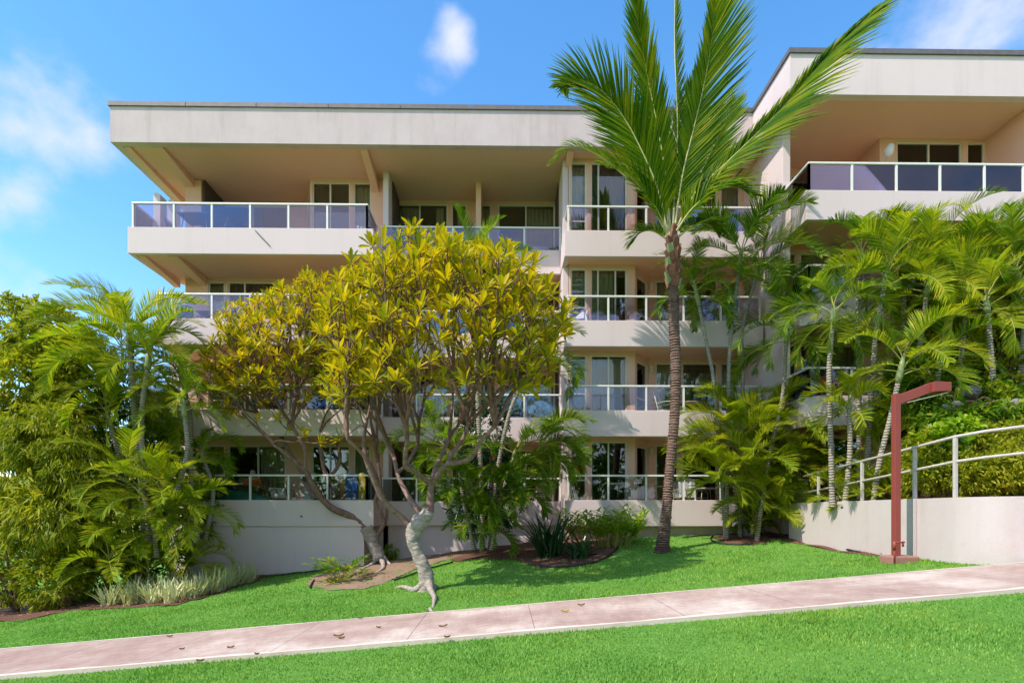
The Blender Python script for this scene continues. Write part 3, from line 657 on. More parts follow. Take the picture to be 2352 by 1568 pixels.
for k in range(4):
    z0 = FLR[k]; z1 = CEIL[k]; H = z1 - 0.12
    cur = 'curtain'
    # ---- left wing
    Mp = mapper(0, 0, 0)
    xw0 = X(465, YW)
    def mp(y, x0): return mapper(x0, y, 0)
    if k < 3:
        m_ = mp(YW, xw0); L = xA1 - xw0
        s = lambda u, y=YW, x0=xw0: X(u, y) - x0
        h1 = (s(478), s(516), z0 + 0.05, H); h2 = (s(523), s(656), z0 + 0.03, H); h3 = (s(716), s(803), z0 + 0.03, H); h4 = (s(812), s(850), z0 + 0.05, H)
        wall(m_, L, z0, z1, [h1, h2, h3, h4])
        opening(m_, *h1, curtain='curtain', door=False, rails=[(h1[0], h1[1], z0 + 0.95)])
        if k == 0: opening(m_, *h2, splits=(s(592),), curtain='curtain', cover=[(s(594), h2[1])], rails=[(h2[0], s(590), z0 + 0.9)])
        else: opening(m_, *h2, splits=(s(561), s(630)), curtain='curtain_brown' if k == 2 else 'curtain', cover=[(h2[0], s(555)), (s(575), h2[1])])
        opening(m_, *h3, splits=(s(758),), curtain='curtain', cover=[(s(765), h3[1])], rails=[(h3[0], s(758), z0 + 0.95)])
        opening(m_, *h4, curtain='curtain', door=False, rails=[(h4[0], h4[1], z0 + 0.95)])
        fin(xw0 - 0.08, xw0 + 0.002, YW - 0.003, 21, z0, z1, 'soffit', 'corner_wall')
    else:
        xa = X(462, 20.7); xb = X(700, 20.6); xc = X(713, YW)
        m_ = mp(20.7, xa); s = lambda u: X(u, 20.7) - xa
        h = (s(500), s(660), z0 + 0.03, H)
        wall(m_, xb - xa + 0.05, z0, z1, [h]); opening(m_, *h, splits=(s(580),), curtain='curtain_brown', cover=[(s(560), h[1])])
        ang = math.atan2(YW - 20.7, xc - xb); Lw = math.hypot(YW - 20.7, xc - xb)
        m_ = mapper(xb, 20.7, ang); h = (0.35, Lw - 0.25, z0 + 0.3, H)
        wall(m_, Lw, z0, z1, [h]); opening(m_, *h, door=False)
        m_ = mp(YW, xc); s = lambda u: X(u, YW) - xc
        h3 = (s(717), s(804), z0 + 0.03, H); h4 = (s(812), s(852), z0 + 0.05, H)
        wall(m_, xA1 - xc, z0, z1, [h3, h4])
        opening(m_, *h3, splits=(s(758),), curtain='curtain_brown', cover=[(h3[0], s(755))]); opening(m_, *h4, curtain='curtain', door=False)
    # ---- middle recess
    x0 = xA1 + 0.16; m_ = mp(20.5, x0); s = lambda u: X(u, 20.5) - x0
    red = 'curtain_red' if k == 0 else 'curtain'
    h1 = (s(898), s(1028), z0 + 0.03, H); h2 = (s(1037), s(1072), z0 + 0.4, H); h3 = (s(1144), s(1274), z0 + 0.03, H); h4 = (s(1098), s(1128), z0 + 0.4, H)
    wall(m_, xC0 - x0 + 0.02, z0, z1, [h1, h2, h3, h4])
    opening(m_, *h1, splits=(s(964),), curtain='curtain', cover=[(h1[0], s(962)), (s(1000), s(1018))])
    opening(m_, *h2, curtain='curtain', door=False, cover=[(s(1050), h2[1])])
    opening(m_, *h3, splits=(s(1208),), curtain=red, cover=[(s(1210), h3[1])] if k else [(s(1190), h3[1])])
    opening(m_, *h4, door=False, curtain='curtain')
    # ---- middle right bay: projecting box, angled side window, deeper recess
    x0 = xC0 + 0.2; y = 18.0; m_ = mp(y, x0); s = lambda u: X(u, 18.0) - x0; xe = X(1452, 18.0)
    h1 = (s(1311), s(1347), z0 + 0.03, H); h2 = (s(1357), s(1440), z0 + 0.03, H)
    wall(m_, xe - x0, z0, z1, [h1, h2])
    red = 'curtain_red' if k == 0 else 'curtain'
    opening(m_, *h1, curtain=red, door=False, rails=[(h1[0], h1[1], z0 + 0.95), (h1[0], h1[1], z0 + 0.3)])
    if k == 2: opening(m_, *h2, splits=(s(1374), s(1414)), curtain='curtain', cover=[(h2[0], s(1398)), (s(1399), s(1413))])
    elif k == 0: opening(m_, *h2, splits=(s(1398),), rails=[(s(1398), h2[1], z0 + 0.85)])
    elif k == 1: opening(m_, *h2, splits=(s(1398),), curtain='curtain', cover=[(h2[0], s(1398)), (s(1400), h2[1])])
    else: opening(m_, *h2, splits=(s(1375),), curtain='curtain_brown')
    if k == 0:
        # a small bright paper note on the dark door
        n = MB(); n.box(s(1429), s(1436), 0.05, 0.058, z0 + 1.35, z0 + 1.42, m_); n.build('door_note', M['white_plastic'], building)
    if k == 2:
        n = MB(); n.box(s(1430), s(1437), 0.05, 0.058, z0 + 1.0, z0 + 1.1, m_); n.build('door_note', M['white_plastic'], building)
    xf = X(1490, 18.9); fin(xe - 0.003, xe + 0.10, 17.995, 18.2, z0, z1, 'soffit', 'corner_wall')
    ang = math.atan2(18.9 - 18.1, xf - xe - 0.1); Lw = math.hypot(0.8, xf - xe - 0.1)
    m_ = mapper(xe + 0.1, 18.1, ang); h = (0.18, Lw - 0.1, z0 + 0.15, z1 - 0.22)
    wall(m_, Lw, z0, z1, [h]); opening(m_, *h, door=False, blind=(k == 1), curtain='curtain_red' if k == 0 else ('curtain' if k > 1 else None), rails=[(h[0], h[1], z0 + 0.9)])
    m_ = mp(18.9, xf); s = lambda u: X(u, 18.9) - xf
    h1 = (s(1506), s(1558), z0 + 0.03, z1 - 0.12); h2 = (s(1567), s(1648), z0 + 0.03, z1 - 0.12); h3 = (s(1655), s(1700), z0 + 0.4, z1 - 0.12)
    wall(m_, X(1800, 16.2) - xf, z0, z1, [h1, h2, h3])
    opening(m_, *h1, curtain='curtain' if k else None, rails=[(h1[0], h1[1], z0 + 0.8)])
    opening(m_, *h2, curtain='curtain_brown' if k else None, cover=[(h2[0], h2[1])]); opening(m_, *h3, door=False, curtain='curtain' if k != 0 else 'curtain_red')
    # wall lamps
    def lamp(m_, a, z):
        mb = MB(); mb.box(a - 0.055, a + 0.055, -0.10, 0, z - 0.13, z + 0.13, m_); o = bp(mb, 'wall_lamp', M['frame'], bevel=0.03)
    lamp(m_, s(1495), z0 + 1.95)
    if k == 3:
        mb2 = mp(20.5, 0); lamp(mb2, X(1075, 20.5) - 0.02, z0 + 2.0); lamp(mb2, X(1093, 20.5) + 0.02, z0 + 2.0)
    # ---- right wing
    x0 = X(1800, 16.2) + 0.22
    zf = FLR[k] if k else EYE + 0.1
    if k == 3:
        xs_ = X(2028, 16.9)
        m_ = mp(18.4, x0); s = lambda u: X(u, 18.4) - x0; h = (0.08, 0.45, z0 + 0.03, H); h2 = (0.55, 1.75, z0 + 0.03, H - 0.1)
        wall(m_, xs_ - x0 + 0.1, z0, z1, [h, h2]); opening(m_, *h, curtain='curtain_brown', door=False); opening(m_, *h2, splits=(1.15,), curtain='curtain_brown', cover=[(1.2, 1.75)])
        fin(xs_ - 0.1, xs_, 16.897, 18.5, z0, z1, 'soffit', 'corner_wall')
        m_ = mp(16.9, xs_); s = lambda u: X(u, 16.9) - xs_
        h = (s(2060), s(2210), z0 + 0.03, H + 0.03); h2 = (s(2222), s(2263), z0 + 0.4, H + 0.03)
        wall(m_, X(2265, 16.9) - xs_ + 0.01, z0, z1, [h, h2]); opening(m_, *h, splits=(s(2135),), curtain='curtain_brown', cover=[(s(2140), h[1])]); opening(m_, *h2, door=False, blind=True, curtain='curtain')
    else:
        m_ = mp(16.8, x0); s = lambda u: X(u, 16.8) - x0
        h0 = (s(1812) if s(1812) > 0.03 else 0.03, s(1830), zf + 0.03, H); h = (s(1838), s(1976), zf + 0.03, H); h3 = (s(2060), s(2160), zf + 0.03, H)
        wall(m_, 8.0, zf - 0.5, z1, [h0, h, h3])
        opening(m_, *h0, curtain='curtain_brown' if k else None, door=False)
        opening(m_, *h, splits=(s(1907),), curtain='curtain' if k else None, cover=[(s(1858), s(1905)), (s(1909), h[1])])
        opening(m_, *h3, curtain='curtain')
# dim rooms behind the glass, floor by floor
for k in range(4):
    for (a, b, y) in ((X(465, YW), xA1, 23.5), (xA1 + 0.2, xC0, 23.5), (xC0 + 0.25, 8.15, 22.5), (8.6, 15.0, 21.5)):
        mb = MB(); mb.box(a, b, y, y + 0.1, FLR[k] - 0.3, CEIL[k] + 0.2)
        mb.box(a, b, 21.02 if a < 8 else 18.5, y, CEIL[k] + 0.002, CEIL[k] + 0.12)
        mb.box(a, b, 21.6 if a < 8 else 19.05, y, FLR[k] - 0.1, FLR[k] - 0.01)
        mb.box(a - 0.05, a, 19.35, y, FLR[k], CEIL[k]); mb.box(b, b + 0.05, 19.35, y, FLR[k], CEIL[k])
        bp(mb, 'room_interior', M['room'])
# footing below the ground floor parapets
mb = MB(); mb.box(xA0[0] + 0.05, X(836, YA + 0.05), YA + 0.05, YA + 0.5, -1.6, BT[0] + 0.001); bp(mb, 'footing_wall', M['stucco'])
mb = MB(); mb.box(X(836, YA + 0.05) - 0.2, X(836, YA + 0.05), YA + 0.5, YB + 0.4, -1.6, BT[0] + 0.001); bp(mb, 'footing_wall', M['stucco'])
mb = MB(); mb.box(X(836, YA + 0.05) + 0.002, xC0 + 0.1, YB + 0.15, YB + 0.5, -1.6, BT[0] + 0.001); bp(mb, 'footing_wall', M['stucco'])
mb = MB(); mb.box(xC0 + 0.1, xC1 + 0.2, YA + 0.3, YA + 0.6, -1.2, BT[0] + 0.002); bp(mb, 'footing_wall', M['footing'])
# privacy walls at the far left of the top balcony
for (u0, u1, y, h, rnd) in ((352, 368, 18.35, 1.93, True), (386, 401, 19.2, 2.2, False)):
    a, b = X(u0, y), X(u1, y); z0 = FLR[3]; r = (b - a) / 2; pr = [(a, z0), (b, z0), (b, z0 + h - r)]
    for i in range(1, 8): pr.append((a + r + r * math.cos(math.pi * i / 8), z0 + h - r + r * math.sin(math.pi * i / 8)))
    pr.append((a, z0 + h - r)); mb = MB(); n = len(pr)
    mb.add([(x, y, z) for x, z in pr] + [(x, y + 0.35, z) for x, z in pr], [tuple(range(n)), tuple(reversed(range(n, 2*n)))] + [(i, i + n, (i+1) % n + n, (i+1) % n) for i in range(n)])
    bp(mb, 'privacy_wall', M['stucco'])

# ---- railings: post, top rail, glass panels
def railing(pts, posts, z0, h=0.78, glass='rail_glass', skip_last=False, rw=0.03):
    """pts: plan polyline; posts: list (segment, distance)"""
    zr = z0 + h
    tr = MB()
    for a, b in zip(pts, pts[1:]):
        a = Vector((a[0], a[1], 0)); b = Vector((b[0], b[1], 0)); L = (b - a).length
        m_ = mapper(a.x, a.y, math.atan2(b.y - a.y, b.x - a.x))
        tr.box(-rw, L + rw, -rw - 0.008, rw + 0.008, zr - 0.055, zr, m_)
    rail = bp(tr, 'balcony_railing', M['metal'], bevel=0.008)
    for (seg, ds) in posts:
        a, b = pts[seg], pts[seg + 1]; m_ = mapper(a[0], a[1], math.atan2(b[1] - a[1], b[0] - a[0]))
        for d in ds:
            p = MB(); p.box(d - 0.027, d + 0.027, -0.027, 0.027, z0 + 0.002, zr - 0.055, m_); p.build('post', M['metal'], rail)
        for d0, d1 in zip(ds, ds[1:]):
            g = MB(); g.box(d0 + 0.04, d1 - 0.04, -0.004, 0.004, z0 + 0.03, zr - 0.06, m_); g.build('glass_panel', M[glass], rail)
    return rail
for k in range(4):
    gl = 'rail_glass' if k >= 2 else 'clear_glass'; y = YA + 0.07
    us = {3: (306, 400, 487, 575, 663, 752, 843), 2: (306 + 56, 395, 487, 575, 663, 752, 843), 1: (310, 400, 487, 575, 663, 752, 843), 0: (440, 487, 575, 663, 752, 843)}[k]
    xs = [X(u, y) for u in us]
    ra = railing([(xs[0], y), (xs[-1], y), (xs[-1], YB + 0.1)], [(0, [x - xs[0] for x in xs]), (1, [0, YB + 0.1 - y])], T[k], glass=gl)
    railing([(xs[0], 19.2), (xs[0], y + 0.04)], [(0, [0, 19.2 - y - 0.05])], T[k] if k < 3 else T[k], glass=gl)
    y = YB + 0.07; xs = [X(u, y) for u in (878, 957, 1040, 1122, 1204, 1286)]
    railing([(xs[0], y), (xs[-1], y)], [(0, [x - xs[0] for x in xs])], T[k] - 0.01, glass=gl)
    y = YA + 0.07; xs = [X(u, y) for u in (1305, 1397, 1484, 1570, 1655, 1745)]
    railing([(xs[0], YB), (xs[0], y), (xs[-1], y)], [(1, [x - xs[0] for x in xs])], T[k], glass=gl)
    if k:
        y = YD + 0.07; xs = [X(u, y) for u in (1858, 1956, 2058, 2158, 2260, 2349, 2450, 2550)]
        railing([(xs[0], 16.3), (xs[0], y), (xs[-1], y)], [(0, [0, 16.3 - y]), (1, [x - xs[0] for x in xs])], T[k], glass=gl)
# small drain pipe stub, thin cracked-off rod on the upper left parapet
mb = MB(); a = P(586, 529, YA - 0.02); b = P(620, 565, YA - 0.02); mb.tube([a, b], 0.014, 6); bp(mb, 'parapet_rod', M['coping'])
mb = MB(); c = P(994, 1945/1.66-0, YA) if False else P(688, 1255, YA); 
for (u, v) in ((994, 1182),): 
    c = P(u * 0 + 694, v + 3 - 0, YA + 0.05); mb.tube([c, c - Vector((0, 0.1, 0))], 0.03, 8); bp(mb, 'drain_stub', M['coping'])

# neighbouring hill and a distant roof seen past the left end
mb = MB(); n = 30; prof = []
for i in range(n + 1):
    x = -70 + 62 * i / n; prof.append((x, 6 + 4.5 * math.exp(-((x + 40) / 18) ** 2) + 0.7 * math.sin(i * 1.7)))
for (x0_, z0_), (x1_, z1_) in zip(prof, prof[1:]):
    mb.quad((x0_, 60, -3), (x1_, 60, -3), (x1_, 75, z1_), (x0_, 75, z0_)); mb.quad((x0_, 75, z0_), (x1_, 75, z1_), (x1_, 120, -3), (x0_, 120, -3))
tag(mb.build('hill', M['hedge_leaf'], smooth=True), kind='structure')
# ================================================================== PLANTS
UP = Vector((0, 0, 1))
def rv(): 
    while True:
        v = Vector((random.uniform(-1,1), random.uniform(-1,1), random.uniform(-1,1)))
        if 0.05 < v.length < 1: return v.normalized()
def strip(mb, pts, widths, nrm, fold=0.0):
    """leaf: flat or V folded strip along pts; nrm: rough face normal"""
    vs = []; fs = []
    n = len(pts)
    for i in range(n):
        t = (pts[min(i+1, n-1)] - pts[max(i-1, 0)]).normalized()
        s = t.cross(nrm)
        if s.length < 1e-4: s = t.orthogonal()
        s = s.normalized(); nn = s.cross(t)
        w = widths[i]
        if fold: vs += [pts[i] - s * w + nn * w * fold, pts[i], pts[i] + s * w + nn * w * fold]
        else: vs += [pts[i] - s * w, pts[i] + s * w]
    c = 3 if fold else 2
    for i in range(n - 1):
        for k in range(c - 1): fs.append((i*c+k, i*c+k+1, (i+1)*c+k+1, (i+1)*c+k))
    mb.add(vs, fs)

def frond(leaf, stem, pts, nrm, n=44, L=0.5, w=0.018, ang=52, droop=0.25, start=0.18, r=0.014, vee=0.25, sides=((1, 1.0, 0), (-1, 1.0, 0)), segs=3, tipratio=0.35, jit=1.0, fold=0.0):
    """feather leaf. pts: rachis points; nrm: upper side direction (list or vector)"""
    m = len(pts)
    stem.tube(pts, [r * (1 - 0.85 * i / (m - 1)) for i in range(m)], 5, cap=False)
    cum = [0]
    for a, b in zip(pts, pts[1:]): cum.append(cum[-1] + (b - a).length)
    tot = cum[-1]
    for k in range(n):
        t = start + (1 - start) * (k + 0.5) / n
        d = t * tot; i = 0
        while i < m - 2 and cum[i+1] < d: i += 1
        f = (d - cum[i]) / max(1e-6, cum[i+1] - cum[i]); p = pts[i].lerp(pts[i+1], f)
        T_ = (pts[min(i+1, m-1)] - pts[i]).normalized()
        nn = (nrm - T_ * nrm.dot(T_)).normalized()
        tt = (t - start) / (1 - start)
        prof = min(1.0, 0.45 + 2.2 * tt) * (1 if tt < 0.55 else 1 - (1 - tipratio) * ((tt - 0.55) / 0.45) ** 1.3)
        for (sg, ls, da) in sides:
            S = T_.cross(nn) * sg
            a = R(ang + da - 22 * tt + random.uniform(-4, 4) * jit)
            dirv = (S * math.sin(a) + T_ * math.cos(a) + nn * (vee + random.uniform(-0.06, 0.06) * jit)).normalized()
            ll = L * prof * ls * random.uniform(0.88, 1.08)
            q = p.copy(); lp_ = [q.copy()]; dd = dirv.copy()
            for j in range(segs):
                q = q + dd * (ll / segs); lp_.append(q.copy()); dd = (dd + Vector((0, 0, -droop * (j + 1) / segs)) + rv() * 0.04 * jit).normalized()
            ws = [w * 0.55] + [w * (1 - 0.5 * j / segs) for j in range(1, segs)] + [w * 0.08]
            strip(leaf, lp_, ws, nn, fold)

def arch(p0, az, el, length, bend, n=9, side=0.0):
    """curve leaving p0 at azimuth az, elevation el (deg), bending down by 'bend' radians over its length"""
    p = Vector(p0); pts = [p.copy()]
    for i in range(n):
        e = R(el) - bend * ((i + 0.5) / n) ** 1.25
        a = az + side * (i / n)
        p = p + Vector((math.cos(a) * math.cos(e), math.sin(a) * math.cos(e), math.sin(e))) * (length / n)
        pts.append(p.copy())
    return pts

def palm_head(leaf, stem, top, nf=9, L=1.9, els=(20, 80), bend=(1.3, 1.9), ll=0.48, azs=None, petiole=0.2, dens=40, w=0.02, droop=0.25, r=0.016):
    az0 = random.uniform(0, 6.28)
    for i in range(nf):
        az = az0 + i * 2.4 + random.uniform(-0.2, 0.2) if azs is None else azs[i % len(azs)] + random.uniform(-0.15, 0.15)
        el = els[1] + (els[0] - els[1]) * (i / max(1, nf - 1)) ** 0.9 + random.uniform(-6, 6)
        l = L * random.uniform(0.85, 1.1)
        pts = arch(Vector(top) + Vector((0, 0, -0.04 * i)), az, el, l, random.uniform(*bend), 10, random.uniform(-0.3, 0.3))
        # upper side of the frond
        T_ = (pts[3] - pts[0]).normalized(); hor = Vector((math.cos(az), math.sin(az), 0)); nn = (UP * 1.0 - hor * 0.35)
        twist = random.uniform(-0.5, 0.5); s = T_.cross(nn).normalized(); nn = (nn.normalized() * math.cos(twist) + s * math.sin(twist))
        frond(leaf, stem, pts, nn, n=dens, L=ll, w=w, droop=droop, start=petiole, r=r, vee=0.35)

def areca(name, lb, cat, base, stems, leafm='areca_leaf', group=None, rach='rachis', extra=(), bark='areca_bark'):
    """stems: list of (path points, r0, r1, head kwargs or None)"""
    root = thing(name, base, lb, cat, group)
    leaf = MB(); st = MB()
    for (pts, r0, r1, kw) in stems:
        pts = spline(pts, 6); n = len(pts)
        tr = MB(); rad = []
        for i in range(n):
            t = i / (n - 1); rad.append((r0 + (r1 - r0) * t) * (1.25 if i == 0 else 1))
        # ring swellings
        fine = []; fr = []
        for i in range(n - 1):
            k = max(1, int((pts[i+1] - pts[i]).length / 0.07))
            for j in range(k):
                fine.append(pts[i].lerp(pts[i+1], j / k)); fr.append((rad[i] + (rad[i+1] - rad[i]) * j / k) * (1.0 + (0.10 if (len(fine) % 2) else -0.03)))
        fine.append(pts[-1]); fr.append(rad[-1])
        tr.tube(fine, fr, 9); tr.build('trunk', M[bark], root, smooth=True)
        if kw is not None:
            top = pts[-1]; d = (pts[-1] - pts[-2]).normalized(); kw = dict(kw)
            cs = kw.pop('shaft', 0.4)
            if cs:
                sh = MB(); sh.tube([top, top + d * cs * 0.25, top + d * cs * 0.7, top + d * cs], [r1 * 1.15, r1 * 1.45, r1 * 1.15, r1 * 0.7], 9); sh.build('crownshaft', M['crownshaft'], root, smooth=True)
            leaf = MB(); st = MB(); palm_head(leaf, st, top + d * cs, **kw); cr_ = leaf.build('crown', M[leafm], root); st.build('stalks', M[rach], cr_, smooth=True)
    for kw in extra:
        kw = dict(kw); top = kw.pop('top'); kw['w'] = kw.get('w', .02) * .62; kw['dens'] = int(kw.get('dens', 36) * 1.35); kw['nf'] = kw.get('nf', 9) + 2; leaf = MB(); st = MB(); palm_head(leaf, st, top, **kw); cr_ = leaf.build('crown', M[leafm], root); st.build('stalks', M[rach], cr_, smooth=True)
    return root

def stem_path(px, Y, g0=None, dy=0.0):
    pts = [P(u, v, Y + dy * i) for i, (u, v) in enumerate(px)]
    return pts

# ---------------------------------------------------------------- coconut palm
cb_ = G(1521, 1268); YC = cb_.y
coco = thing('coconut_palm', cb_, 'tall single coconut palm with long feathery fronds and a ringed leaning trunk in the lawn', 'palm tree')
tp_ = [cb_ + Vector((0,0,-0.1))] + [P(u, v, YC) for u, v in ((1523,1240),(1530,1180),(1538,1080),(1549,960),(1552,850),(1548,740),(1547,670),(1545,600))]
tw = [38, 30, 24, 21, 22, 24, 23, 23, 25]
fine = spline(tp_, 12); mb = MB(); fp = []; fr = []; ii = 0
L_ = sum((b - a).length for a, b in zip(fine, fine[1:])); 
for i in range(len(fine) - 1):
    k = 3
    for j in range(k):
        t = (i + j / k) / (len(fine) - 1) * (len(tw) - 1); a_ = int(min(t, len(tw) - 2)); wd = tw[a_] + (tw[a_+1] - tw[a_]) * (t - a_)
        fp.append(fine[i].lerp(fine[i+1], j / k)); ii += 1
        fr.append(wd / 2 * YC / F * (1.08 if ii % 2 else 0.93) * random.uniform(0.96, 1.05))
mb.tube(fp, fr, 16, jit=0.04); mb.build('trunk', M['coconut_bark'], coco, smooth=False)
# old leaf boots below the crown
mb = MB(); gb = MB()
for i in range(26):
    t = i / 25; v = 660 - 95 * t; az = i * 2.4; c = P(1546, v, YC); rr = (30 - 10 * abs(t - 0.3)) / 2 * YC / F
    d = Vector((math.cos(az), math.sin(az), 0)); a = c + d * rr * 0.8; b = a + d * 0.09 + UP * 0.22; s = Vector((-d.y, d.x, 0))
    m_ = gb if i % 4 == 0 else mb
    m_.add([a - s * 0.11 - UP * 0.08, a + s * 0.11 - UP * 0.08, b + s * 0.07, b - s * 0.07, a - s * 0.09 - d * 0.05, a + s * 0.09 - d * 0.05, b + s * 0.05 - d * 0.06, b - s * 0.05 - d * 0.06],
           [(0,1,2,3),(5,4,7,6),(3,2,6,7),(1,5,6,2),(4,0,3,7),(0,4,5,1)])
mb.build('leaf_boots', M['boot'], coco); gb.build('cut_leaf_bases', M['crownshaft'], coco)
mb = MB(); mb.tube([P(1545, 620, YC), P(1546, 560, YC), P(1548, 515, YC)], [0.17, 0.13, 0.07], 12, jit=0.06); mb.build('crownshaft', M['boot'], coco, smooth=True)
def cf(px, dys, nrm, **kw):
    n = len(px); pts = [P(u, v, YC + dys[0] + (dys[1] - dys[0]) * (i / (n - 1))) for i, (u, v) in enumerate(px)]
    pts = spline(pts, 5); lf = MB(); st = MB()
    o0 = dict(n=112, L=1.08, w=0.031, ang=46, droop=0.05, start=0.10, r=0.032, vee=0.28, segs=3, fold=0.35); o0.update(kw); o0['L'] *= 1.15; o0['n'] = int(o0['n'] * 1.1)
    frond(lf, st, pts, Vector(nrm), **o0)
    s = st.build('frond', M['rachis_pale'], coco, smooth=True); lf.build('leaflets', M['coconut_leaf'], s)
# (side +1 = S = T x n ; with n towards the camera and T upward, S points right)
cf([(1535,545),(1512,440),(1475,350),(1432,270),(1385,212),(1340,186),(1305,185),(1288,200)], (0, -0.9), (0.1,-1,0.1), L=1.25, droop=0.2, ang=50, sides=((1,1.0,-12),(-1,1.25,4)))
cf([(1540,530),(1528,400),(1508,280),(1486,170),(1468,60),(1455,-60)], (0.1, 0.1), (0,-1,0.1), L=1.0, ang=42, sides=((1,0.9,-14),(-1,0.95,0)))
cf([(1546,520),(1556,380),(1556,250),(1550,120),(1550,0),(1548,-70)], (0.25, 0.9), (0.7,-0.7,0), L=0.9, ang=34, sides=((1,0.7,-6),(-1,0.55,0)), w=0.02)
cf([(1550,525),(1566,410),(1592,300),(1618,190),(1636,80),(1642,-30),(1640,-90)], (0, -0.5), (-0.1,-1,0.1), L=1.2, ang=46, droop=0.06, sides=((1,1.15,-2),(-1,0.55,-8)))
cf([(1556,520),(1600,440),(1668,375),(1735,310),(1800,245),(1868,165),(1940,90),(2012,22)], (-0.1, -1.3), (-0.35,-1,0.55), L=1.15, droop=0.30, sides=((1,1.3,0),(-1,0.4,-18)), ang=48, tipratio=0.35)
cf([(1532,540),(1490,460),(1430,400),(1370,355),(1315,338),(1272,372)], (0.5, 1.0), (0.1,-0.5,0.9), L=0.75, droop=0.45, n=70, ang=50)
cf([(1534,535),(1500,470),(1462,420),(1420,390),(1392,385)], (-0.1, -1.4), (0,-0.8,0.6), L=0.9, droop=0.35, n=60)
cf([(1554,530),(1590,480),(1640,440),(1690,430),(1728,450)], (-0.1, -1.2), (0,-0.7,0.7), L=0.85, droop=0.45, n=60)
cf([(1556,520),(1606,405),(1652,310),(1688,240)], (0.2, 1.4), (-0.3,-1,0.2), L=1.05, n=80, ang=42)
cf([(1536,530),(1494,410),(1450,335),(1405,300)], (0.2, 1.2), (0.3,-1,0.2), L=1.05, n=80, ang=44)
cf([(1546,520),(1552,430),(1572,330),(1590,240),(1608,170)], (0.0, 1.2), (-0.3,-1,0), L=0.95, n=70, ang=38)
cf([(1540,530),(1522,440),(1500,360),(1470,300),(1450,250)], (0.1, 1.4), (0.3,-1,0), L=0.95, n=70, ang=40)
cf([(1556,545),(1590,520),(1625,515),(1650,540)], (0, 0.9), (0,-0.5,0.9), L=0.7, droop=0.5, n=40)
cf([(1534,550),(1500,530),(1470,535),(1452,560)], (0, 0.6), (0,-0.5,0.9), L=0.6, droop=0.5, n=36)

